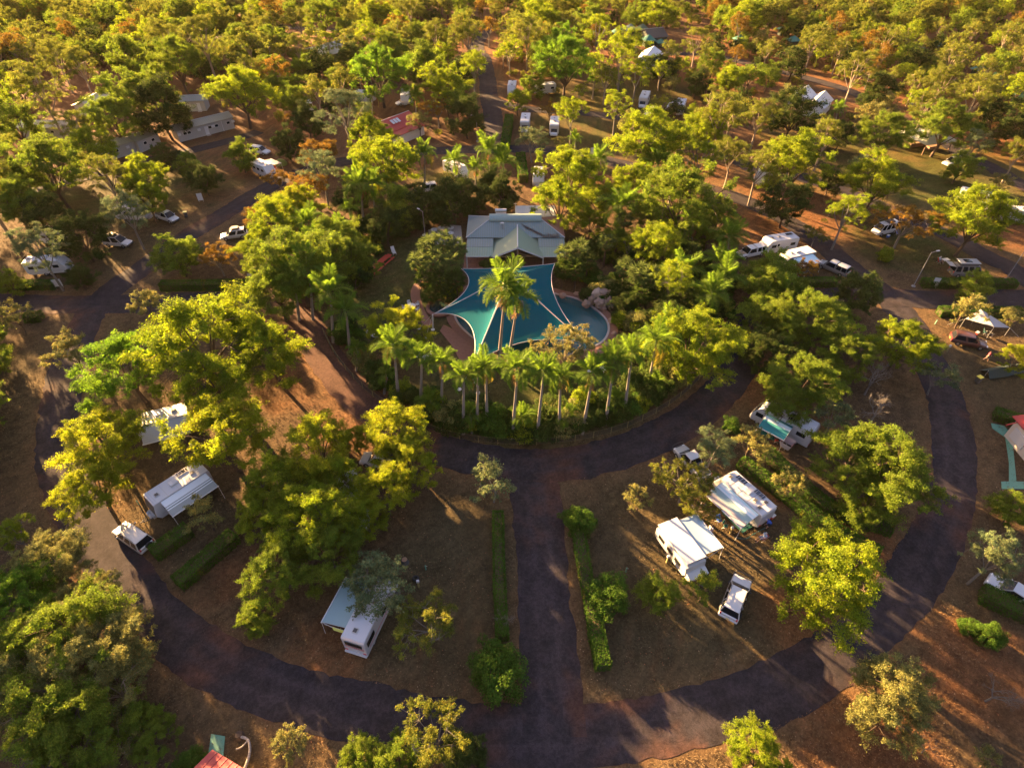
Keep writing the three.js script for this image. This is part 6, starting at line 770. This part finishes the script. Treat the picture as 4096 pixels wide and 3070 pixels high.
// rock waterfall at the pool's end
{ const c = spot(1296, 655), o = thing('rock_waterfall', 'rock-built waterfall rising over the round end of the pool', 'waterfall', c), r = rng(23), rockM = mat(0.22, 0.15, 0.115, 0.95), rock = (s, seed) => { const g = new THREE.IcosahedronGeometry(s, 2), p = g.attributes.position; for (let i = 0; i < p.count; i++) { const k = 0.78 + 0.35 * noise(p.getX(i) * 1.7 / s + seed, p.getY(i) * 1.7 / s, p.getZ(i) * 1.7 / s); p.setXYZ(i, p.getX(i) * k, p.getY(i) * k * 0.8, p.getZ(i) * k); } g.computeVertexNormals(); return g; };
  for (let i = 0; i < 16; i++) { const a = i * 0.9, d = 0.4 + 2.2 * r(), s = 0.5 + 0.6 * r(); part('rock', rock(s, i * 3.3).translate(Math.cos(a) * d, 0.3 + (2.6 - d) * 0.75 * r() + 0.2, Math.sin(a) * d * 0.9), i % 4 ? rockM : mat(0.34, 0.25, 0.19, 0.95), o); } part('ledge', [rock(1.1, 50).scale(1.5, 0.5, 1).translate(0.2, 2.0, -0.3), rock(0.7, 60).scale(1, 2.4, 0.8).translate(-1.4, 1.0, 0.6), rock(0.6, 70).scale(0.9, 2.6, 0.8).translate(1.2, 1.0, 1.1)], rockM, o);
  const rim = [[1215, 640], [1245, 636], [1275, 645], [1302, 668], [1321, 695], [1326, 722], [1312, 748], [1296, 762]].map(([u, v]) => spot(u, v)); rim.forEach((p, i) => { const b = solo('garden_rock', rock(0.5 + 0.3 * r(), i * 7).translate(p.x, 0.2, p.z), mat(0.30, 0.19, 0.14, 0.95), 'brown boulder set along the rim of the pool', 'rock', 'boulders along the pool rim'); }); }
// camp things near the vans
const mat_ = (u1, v1, u2, v2, w, m, label) => { const q = heading(u1, v1, u2, v2), g = box(q.len, 0.02, w, 0, 0.03, 0, q.turn).translate(q.mid.x, 0.03, q.mid.z); solo('ground_mat', g, m, label, 'mat'); };
mat_(1578, 1098, 1622, 1140, 2.6, M.greenCloth, 'green woven ground mat beneath the striped awning'); mat_(330, 945, 398, 930, 2.2, mat(0.02, 0.025, 0.04, 0.9), 'dark ground mat beneath the silver awning'); mat_(1645, 925, 1690, 948, 2.0, M.greenCloth, 'green ground mat beneath the teal awning');
const table = (u, v, turn, m, label) => { const o = thing('camp_table', label, 'table', spot(u, v, 0.7).setY(0), turn); part('table_top', rbox(1.2, 0.04, 0.75, 0.015, 0, 0.7, 0), m, o); for (const x of [-0.5, 0.5]) for (const z of [-0.3, 0.3]) part('leg', rod(V(x, 0, z), V(x * 0.9, 0.69, z * 0.9), 0.02), M.steel, o); };
table(359, 950, 1.2, mat(0.30, 0.50, 0.68, 0.5), 'pale blue camp table at the edge of the silver awning'); table(386, 940, 1.25, mat(0.5, 0.28, 0.07, 0.6), 'orange patterned camp table at the edge of the silver awning'); table(2044, 560, 0.2, M.white, 'white camp table behind the grey camper van');
// rotary washing line with coloured cloth
{ const o = thing('washing_frame', 'folding washing frame hung with striped cloth by the teal awning', 'washing line', spot(1694, 972)); part('frame', [rod(V(0, 0, 0), V(0, 1.5, 0), 0.03), ...[0, 1, 2, 3].map((k) => rod(V(0, 0.9, 0), V(Math.cos(k * 1.57) * 1.0, 1.6, Math.sin(k * 1.57) * 1.0), 0.02))], M.steel, o); const cl = [mat(0.5, 0.2, 0.18, 0.9), mat(0.62, 0.52, 0.48, 0.9), mat(0.45, 0.25, 0.2, 0.9), mat(0.55, 0.42, 0.4, 0.9)]; for (let k = 0; k < 4; k++) { const a = k * 1.57, b = a + 1.57; part('hung_cloth', panel(V(Math.cos(a), 1.6, Math.sin(a)), V(Math.cos(b), 1.6, Math.sin(b)), V(Math.cos(b) * 0.7, 0.75, Math.sin(b) * 0.7), V(Math.cos(a) * 0.7, 0.75, Math.sin(a) * 0.7), 0.015), cl[k], o); } }
// pale tarp on guyed poles, dome tent, dark tarpaulin
{ const a = spot(2118, 720), o = thing('camping_tarp', 'pale grey camping tarp on guyed poles behind the red wagon', 'tarp', a, 0.1); const pts = [V(-2.2, 1.7, -1.6), V(0.3, 2.7, -2.4), V(3.2, 1.5, 0.9), V(0.0, 2.2, 1.3)]; part('cloth', [panel(pts[0], pts[3], pts[1], pts[1].clone().add(V(-0.02, 0, 0)), 0.015), panel(pts[3], pts[2], pts[1], pts[1].clone().add(V(0.02, 0, 0)), 0.015)], mat(0.30, 0.30, 0.31, 0.8), o); for (const p of pts) part('pole', rod(p.clone().setY(0), p, 0.025), M.steel, o); for (const p of [pts[0], pts[2]]) part('guy_line', rod(p, p.clone().multiplyScalar(1.6).setY(0), 0.01), M.white, o); }
{ const o = thing('dome_tent', 'small green dome tent beside the side-tent caravan', 'tent', spot(607, 355)); part('fly', ball(1.3, 0, 0, 0, 1.1, 0.95, 1, 16), mat(0.16, 0.20, 0.04, 0.8), o); part('door_flap', panel(V(-0.5, 0.05, 1.2), V(0.5, 0.05, 1.2), V(0.15, 0.95, 0.9), V(-0.15, 0.95, 0.9), 0.02), M.dark, o); }
{ const o = thing('dark_tarpaulin', 'dark green tarpaulin stretched low near the yellow-lidded bin', 'tarpaulin', spot(2160, 805), 0.25); part('cloth', [panel(V(-2.8, 0.25, 0.9), V(0, 0.25, 1.1), V(0, 1.0, 0), V(-2.5, 0.9, 0), 0.02), panel(V(0, 0.25, 1.1), V(3.2, 0.25, 0.9), V(3.0, 0.95, 0), V(0, 1.0, 0), 0.02), panel(V(3, 0.95, 0), V(3.1, 0.2, -1), V(-2.6, 0.2, -1), V(-2.5, 0.9, 0), 0.02)], mat(0.018, 0.035, 0.028, 0.8), o); for (const x of [-2.5, 0, 3]) part('pole', rod(V(x, 0, 0), V(x, 1.0, 0), 0.03), M.steel, o); }
// taps and power posts, stumps, spare wheel on the grass
const post = (u, v, label) => { const o = thing('power_post', label, 'power post', spot(u, v)); part('post', box(0.14, 1.1, 0.14, 0, 0.55, 0), M.ochre, o); part('socket_box', rbox(0.26, 0.34, 0.2, 0.03, 0, 1.15, 0), M.tarp, o); };
post(1577, 1152, 'ochre power post at the corner of the green mat'); post(1440, 1215, 'ochre power post beside the pop-top caravan'); post(1376, 1066, 'ochre power post under the small cream tree');
solo('tyre', [new THREE.TorusGeometry(0.26, 0.11, 8, 20).rotateX(1.3).translate(0, 0.16, 0)].map((g) => g.translate(spot(898, 1250).x, 0, spot(898, 1250).z)), M.rubber, 'spare tyre lying in the shade east of the red-lettered motorhome', 'tyre'); { const p = spot(875, 1215), o = thing('tree_stump', 'dark tree stump on the shaded lawn near the spare tyre', 'stump', p); part('trunk', cyl(0.3, 0.42, 0.6, 0, 0.3, 0, 10), M.dark, o); part('cut_face', cyl(0.28, 0.28, 0.02, 0, 0.61, 0, 12), M.wood, o); }
{ const p = spot(512, 1610), o = thing('fallen_branch', 'bleached fallen branch and stump beside the green path', 'branch', p); part('branch', [tube([V(0.1, 0.3, -0.6), V(0.9, 0.35, -0.3), V(1.3, 0.3, 0.6), V(1.2, 0.2, 1.8), V(0.9, 0.15, 2.4)], 0.12, 6), tube([V(0.9, 0.35, -0.3), V(0.6, 0.6, 0.3), V(0.3, 0.8, 0.5)], 0.06, 5)], BARK.silver, o); part('stump', cyl(0.28, 0.4, 0.5, 0, 0.25, -0.7, 9), BARK.brown, o); }
// hose across the grass
{ const a = spot(1585, 1160), b = spot(1648, 1150); solo('hose', tube([a.clone().setY(0.05), a.clone().lerp(b, 0.35).setY(0.04).add(V(0, 0, 0.4)), a.clone().lerp(b, 0.7).setY(0.05), b.clone().setY(0.9)], 0.02, 5, 24), M.tealCloth, 'thin green hose running from the power post to the seated person', 'hose'); }

// folding chairs, low tables, taps and boxes set out at the sites
{
  const fold = (u, v, turn, m, label, group) => { const o = thing('folding_chair', label, 'chair', spot(u, v), turn, group); part('seat', panel(V(-0.26, 0.42, 0.22), V(0.26, 0.42, 0.22), V(0.24, 0.38, -0.2), V(-0.24, 0.38, -0.2), 0.02), m, o); part('backrest', panel(V(-0.26, 0.45, -0.24), V(0.26, 0.45, -0.24), V(0.26, 0.95, -0.4), V(-0.26, 0.95, -0.4), 0.02), m, o); for (const s of [-1, 1]) { part('leg', rod(V(s * 0.27, 0, -0.3), V(s * 0.27, 0.62, 0.22), 0.015), M.steel, o); part('leg', rod(V(s * 0.27, 0, 0.26), V(s * 0.27, 0.95, -0.4), 0.015), M.steel, o); } };
  const cloths = [M.blue, M.greenCloth, M.dark, M.redWood];
  [[1552, 1128, 0.4, 'beneath the striped awning of the caravan with two solar panels'], [1566, 1140, 0.9, 'beneath the striped awning of the caravan with two solar panels'], [1536, 1168, 2.2, 'beneath the blue-grey awning of the pop-top caravan'], [1545, 1180, 2.6, 'beneath the blue-grey awning of the pop-top caravan'], [722, 1330, 0.3, 'beneath the awning of the red-lettered motorhome'], [730, 1345, 1.1, 'beneath the awning of the red-lettered motorhome'], [1662, 945, 0.5, 'beneath the teal awning'], [1676, 955, 1.2, 'beneath the teal awning'], [412, 1092, 0.2, 'beneath the grey-striped awning'], [398, 1100, 0.8, 'beneath the grey-striped awning'], [1704, 553, 0, 'beside the open-door caravan'], [1716, 551, 0.6, 'beside the open-door caravan'], [1938, 508, 0.4, 'beside the sliding-door minivan'], [2126, 722, 1, 'under the pale camping tarp'], [2138, 726, 2, 'under the pale camping tarp'], [596, 368, 0.4, 'beside the side-tent caravan']].forEach(([u, v, t, w], i) => fold(u, v, t, cloths[i % 4], ['blue', 'green', 'black', 'red'][i % 4] + ' folding camp chair ' + w));
  const tap = (u, v, label) => { const o = thing('water_tap', label, 'tap', spot(u, v)); part('post', box(0.1, 0.8, 0.1, 0, 0.4, 0), M.greenPaint, o); part('spout', [rod(V(0, 0.7, 0), V(0.16, 0.68, 0), 0.02), rod(V(0.16, 0.69, 0), V(0.16, 0.6, 0), 0.02)], M.steel, o); };
  tap(920, 1230, 'short green water tap on the shaded lawn by the stump'); tap(1352, 1235, 'short green water tap beside the long hedge with bushes'); tap(300, 1090, 'short green water tap at the drawbar of the striped-awning caravan'); tap(2020, 700, 'short green water tap at the east crossroads');
  post(905, 1268, 'ochre power post near the spare tyre'); post(420, 975, 'ochre power post between the silver and striped awnings'); post(1758, 960, 'ochre power post at the tail of the teal-awning motorhome'); post(1730, 570, 'ochre power post by the copper tree'); post(2045, 760, 'ochre power post on the grass near the red wagon');
  const esky = (u, v, m, label) => { const o = thing('cool_box', label, 'cool box', spot(u, v), 0.6); part('body', rbox(0.6, 0.36, 0.38, 0.03, 0, 0.2, 0), m, o); part('lid', rbox(0.62, 0.08, 0.4, 0.02, 0, 0.42, 0), M.white, o); };
  esky(1668, 1118, M.redWood, 'red cool box at the tail of the solar-panel caravan'); esky(1690, 950, M.blue, 'blue cool box under the teal awning'); esky(1918, 512, M.blue, 'blue cool box beside the sliding-door minivan'); esky(2110, 722, M.redWood, 'pink-red cool box under the pale camping tarp');
}
// ---------------------------------------------------------------- people
{
  const { MarchingCubes } = await import('three/addons/objects/MarchingCubes.js');
  const capsule = (p, a, b, ra, rb) => { const ab = b.clone().sub(a), t = clamp(p.clone().sub(a).dot(ab) / Math.max(ab.lengthSq(), 1e-6), 0, 1); return p.distanceTo(a.clone().addScaledVector(ab, t)) - lerp(ra, rb, t); };
  const smin = (a, b, k) => { const h = Math.max(k - Math.abs(a - b), 0) / k; return Math.min(a, b) - h * h * k * 0.25; };
  function skin(bones, grow = 0, k = 0.05, res = 54) {
    const bb = new THREE.Box3(); for (const [a, b, ra, rb] of bones) for (const [p, r] of [[a, ra], [b, rb]]) bb.expandByPoint(p.clone().addScalar(r + grow + 0.03)).expandByPoint(p.clone().addScalar(-r - grow - 0.03));
    const mid = bb.getCenter(V(0, 0, 0)), half = Math.max(...bb.getSize(V(0, 0, 0)).toArray()) / 2 * 1.08, mc = new MarchingCubes(res, M.skin, false, false, 40000), p = V(0, 0, 0); mc.isolation = 0;
    for (let z = 0; z < res; z++) for (let y = 0; y < res; y++) for (let x = 0; x < res; x++) { p.set(((x - res / 2) / (res / 2)) * half + mid.x, ((y - res / 2) / (res / 2)) * half + mid.y, ((z - res / 2) / (res / 2)) * half + mid.z); let d = 1e3; for (const [a, b, ra, rb] of bones) d = smin(d, capsule(p, a, b, ra + grow, rb + grow), k); mc.field[x + y * res + z * res * res] = -d; }
    mc.update(); const n = mc.count, g = new THREE.BufferGeometry(); g.setAttribute('position', new THREE.BufferAttribute(mc.positionArray.slice(0, n * 3), 3)); g.setAttribute('normal', new THREE.BufferAttribute(mc.normalArray.slice(0, n * 3), 3)); g.scale(half, half, half).translate(mid.x, mid.y, mid.z); g.deleteAttribute('normal'); g.computeVertexNormals(); return g;
  }
  function hand(w, dir, side) {   // palm and five bent fingers from the wrist on
    const up = side.clone().cross(dir).normalize(), B = [], end = w.clone().addScaledVector(dir, 0.085); for (const s of [-0.028, 0, 0.028]) B.push([w.clone().addScaledVector(side, s * 0.5), end.clone().addScaledVector(side, s), 0.017, 0.016]);
    [[-0.034, 0.062], [-0.012, 0.075], [0.012, 0.07], [0.034, 0.055]].forEach(([s, l]) => { const a = end.clone().addScaledVector(side, s), b = a.clone().addScaledVector(dir, l * 0.55).addScaledVector(up, -0.006), c = b.clone().addScaledVector(dir, l * 0.4).addScaledVector(up, -0.024); B.push([a, b, 0.0095, 0.0088], [b, c, 0.0088, 0.0078]); });
    const th = w.clone().addScaledVector(dir, 0.03).addScaledVector(side, -0.03), t2 = th.clone().addScaledVector(side, -0.03).addScaledVector(dir, 0.032); B.push([th, t2, 0.013, 0.0105], [t2, t2.clone().addScaledVector(dir, 0.03).addScaledVector(side, -0.008), 0.0105, 0.0085]); return skin(B, 0, 0.008, 40);
  }
  function person(label, at, turn, J, wear) {
    const o = thing('person', label, 'person', at, turn), D = { hip: V(0, 0.94, 0), chest: V(0, 1.30, 0.0), neck: V(0, 1.47, 0), head: V(0, 1.60, 0.02), sL: V(-0.18, 1.40, 0), sR: V(0.18, 1.40, 0), eL: V(-0.25, 1.12, -0.03), eR: V(0.25, 1.12, -0.03), wL: V(-0.26, 0.88, 0.06), wR: V(0.26, 0.88, 0.06), hL: V(-0.09, 0.90, 0), hR: V(0.09, 0.90, 0), kL: V(-0.10, 0.49, 0.02), kR: V(0.10, 0.49, 0.02), aL: V(-0.10, 0.08, 0), aR: V(0.10, 0.08, 0), tL: V(-0.11, 0.04, 0.17), tR: V(0.11, 0.04, 0.17) }, j = { ...D, ...J };
    const torso = [[j.hip, j.chest, 0.135, 0.145], [j.chest, j.neck, 0.12, 0.06], [j.chest, j.sL, 0.11, 0.07], [j.chest, j.sR, 0.11, 0.07]], armL = [[j.sL, j.eL, 0.055, 0.042], [j.eL, j.wL, 0.042, 0.03]], armR = [[j.sR, j.eR, 0.055, 0.042], [j.eR, j.wR, 0.042, 0.03]], legs = [[j.hip, j.hL, 0.11, 0.095], [j.hip, j.hR, 0.11, 0.095], [j.hL, j.kL, 0.09, 0.058], [j.hR, j.kR, 0.09, 0.058], [j.kL, j.aL, 0.058, 0.038], [j.kR, j.aR, 0.058, 0.038], [j.aL, j.tL, 0.042, 0.03], [j.aR, j.tR, 0.042, 0.03]], nk = [[j.neck, j.head, 0.055, 0.055]];
    const up = j.head.clone().sub(j.neck).normalize(), fw = V(0, 0, 1).addScaledVector(up, -up.z).normalize(), rt = up.clone().cross(fw), H = (r, u, f) => j.head.clone().addScaledVector(rt, r).addScaledVector(up, u).addScaledVector(fw, f), hd = [[H(0, 0.05, -0.02), H(0, 0.03, 0.01), 0.088, 0.086], [H(0, -0.03, 0.03), H(0, -0.075, 0.05), 0.066, 0.04], [H(0, 0.015, 0.095), H(0, -0.02, 0.112), 0.012, 0.016], [H(-0.084, 0.01, 0), H(-0.09, -0.02, 0), 0.018, 0.014], [H(0.084, 0.01, 0), H(0.09, -0.02, 0), 0.018, 0.014], [H(-0.02, -0.055, 0.092), H(0.02, -0.055, 0.092), 0.009, 0.009]];
    const dir = (e, w) => w.clone().sub(e).normalize(), sd = (d) => V(0, 0, 1).addScaledVector(d, -d.z).normalize().cross(d).normalize();
    const b = part('body', [skin([...torso, ...armL, ...armR, ...legs, ...nk]), skin(hd, 0, 0.03, 44), hand(j.wL, dir(j.eL, j.wL), sd(dir(j.eL, j.wL))), hand(j.wR, dir(j.eR, j.wR), sd(dir(j.eR, j.wR)).negate())], M.skin, o);
    part('hair', skin([[H(0, 0.075, -0.03), H(0, 0.06, 0.02), 0.085, 0.07], [H(0, 0.02, -0.06), H(0, -0.03, -0.06), 0.07, 0.05]], 0.008, 0.03, 36), wear.hair, o); part('eyes', [ball(0.012, ...H(-0.03, 0.012, 0.088).toArray(), 1, 1, 1, 6), ball(0.012, ...H(0.03, 0.012, 0.088).toArray(), 1, 1, 1, 6)], M.black, o);
    const cut = (a, q, t) => a.clone().lerp(q, t); if (wear.shirt) part('shirt', skin([...torso, [j.sL, cut(j.sL, j.eL, 0.6), 0.06, 0.055], [j.sR, cut(j.sR, j.eR, 0.6), 0.06, 0.055]], 0.018), wear.shirt, o);
    part('shorts', skin([[j.hip, cut(j.hip, j.chest, 0.2), 0.135, 0.13], [j.hip, j.hL, 0.11, 0.1], [j.hip, j.hR, 0.11, 0.1], [j.hL, cut(j.hL, j.kL, 0.7), 0.095, 0.08], [j.hR, cut(j.hR, j.kR, 0.7), 0.095, 0.08]], 0.022), wear.shorts, o); part('shoe', [ball(0.06, j.tL.x, j.tL.y + 0.005, j.tL.z - 0.07, 0.8, 0.7, 2.0), ball(0.06, j.tR.x, j.tR.y + 0.005, j.tR.z - 0.07, 0.8, 0.7, 2.0)], M.dark, o); return o;
  }
  const hair = { grey: mat(0.45, 0.43, 0.40, 0.9), dark: mat(0.05, 0.035, 0.025, 0.9), brown: mat(0.14, 0.08, 0.05, 0.9) }, c = { blue: mat(0.03, 0.09, 0.42, 0.85), navy: mat(0.02, 0.025, 0.05, 0.85), pale: mat(0.30, 0.38, 0.52, 0.85), white: mat(0.6, 0.58, 0.55, 0.85), red: mat(0.32, 0.03, 0.05, 0.85), black: mat(0.03, 0.03, 0.035, 0.85), denim: mat(0.10, 0.14, 0.24, 0.85) };
  const seat = { hip: V(0, 0.50, -0.05), chest: V(0, 0.86, -0.16), neck: V(0, 1.03, -0.17), head: V(0, 1.16, -0.13), sL: V(-0.18, 0.96, -0.17), sR: V(0.18, 0.96, -0.17), eL: V(-0.25, 0.70, -0.08), eR: V(0.25, 0.70, -0.08), wL: V(-0.2, 0.66, 0.16), wR: V(0.2, 0.66, 0.16), hL: V(-0.09, 0.48, 0.02), hR: V(0.09, 0.48, 0.02), kL: V(-0.13, 0.5, 0.42), kR: V(0.13, 0.5, 0.42), aL: V(-0.14, 0.09, 0.62), aR: V(0.14, 0.09, 0.66), tL: V(-0.15, 0.05, 0.78), tR: V(0.15, 0.05, 0.82) };
  const stoop = { hip: V(0, 0.90, -0.12), chest: V(0, 1.16, 0.14), neck: V(0, 1.22, 0.31), head: V(0, 1.24, 0.44), sL: V(-0.18, 1.19, 0.22), sR: V(0.18, 1.19, 0.22), eL: V(-0.22, 0.92, 0.30), eR: V(0.24, 0.92, 0.32), wL: V(-0.16, 0.72, 0.42), wR: V(0.2, 0.70, 0.44), hL: V(-0.09, 0.87, -0.1), hR: V(0.09, 0.87, -0.1), kL: V(-0.11, 0.48, 0.02), kR: V(0.11, 0.48, 0.1), aL: V(-0.11, 0.08, -0.06), aR: V(0.11, 0.08, 0.1), tL: V(-0.12, 0.04, 0.1), tR: V(0.12, 0.04, 0.27) };
  const campChair = (p, turn, label) => { const o = thing('camp_chair', label, 'chair', p, turn); part('seat', panel(V(-0.28, 0.38, 0.2), V(0.28, 0.38, 0.2), V(0.26, 0.34, -0.2), V(-0.26, 0.34, -0.2), 0.02), M.redWood, o); part('backrest', panel(V(-0.27, 0.4, -0.24), V(0.27, 0.4, -0.24), V(0.27, 0.95, -0.42), V(-0.27, 0.95, -0.42), 0.02), M.redWood, o); for (const s of [-1, 1]) { part('leg', rod(V(s * 0.28, 0, -0.3), V(s * 0.28, 0.6, 0.2), 0.015), M.steel, o); part('leg', rod(V(s * 0.28, 0, 0.25), V(s * 0.28, 0.95, -0.42), 0.015), M.steel, o); } };
  person('person standing on the terrace in dark shorts', spot(917, 521), 0.6, { eR: V(0.3, 1.15, 0.06), wR: V(0.2, 1.0, 0.24) }, { hair: hair.dark, shirt: c.white, shorts: c.black });
  person('person in a bright blue shirt stooping at the caravan end', spot(1658, 1140), -1.9, stoop, { hair: hair.grey, shirt: c.blue, shorts: c.navy });
  { const p = spot(1646, 1166); person('grey-haired person in pale blue sitting in a camp chair with a hose', p, -1.35, seat, { hair: hair.grey, shirt: c.pale, shorts: c.denim }); campChair(p, -1.35, 'red folding camp chair under the grey-haired sitter'); }
  person('person in white standing at the far edge of the pop-top awning', spot(1531, 1155), 2.2, {}, { hair: hair.brown, shirt: c.white, shorts: c.denim });
  person('person in a dark red shirt striding across the grass by the tarpaulin', spot(2129, 779), 0.9, { kL: V(-0.1, 0.5, 0.18), aL: V(-0.1, 0.1, 0.26), tL: V(-0.1, 0.05, 0.42), kR: V(0.1, 0.5, -0.06), aR: V(0.1, 0.12, -0.3), tR: V(0.1, 0.05, -0.16), wL: V(-0.24, 0.92, -0.16), wR: V(0.24, 0.94, 0.24) }, { hair: hair.dark, shirt: c.red, shorts: c.black });
  { const p = spot(2028, 568); person('person sitting at the white table behind the grey camper van', p, 1.4, seat, { hair: hair.grey, shirt: c.pale, shorts: c.navy }); campChair(p, 1.4, 'folding camp chair behind the grey camper van'); }
}
renderer.render(scene, camera);
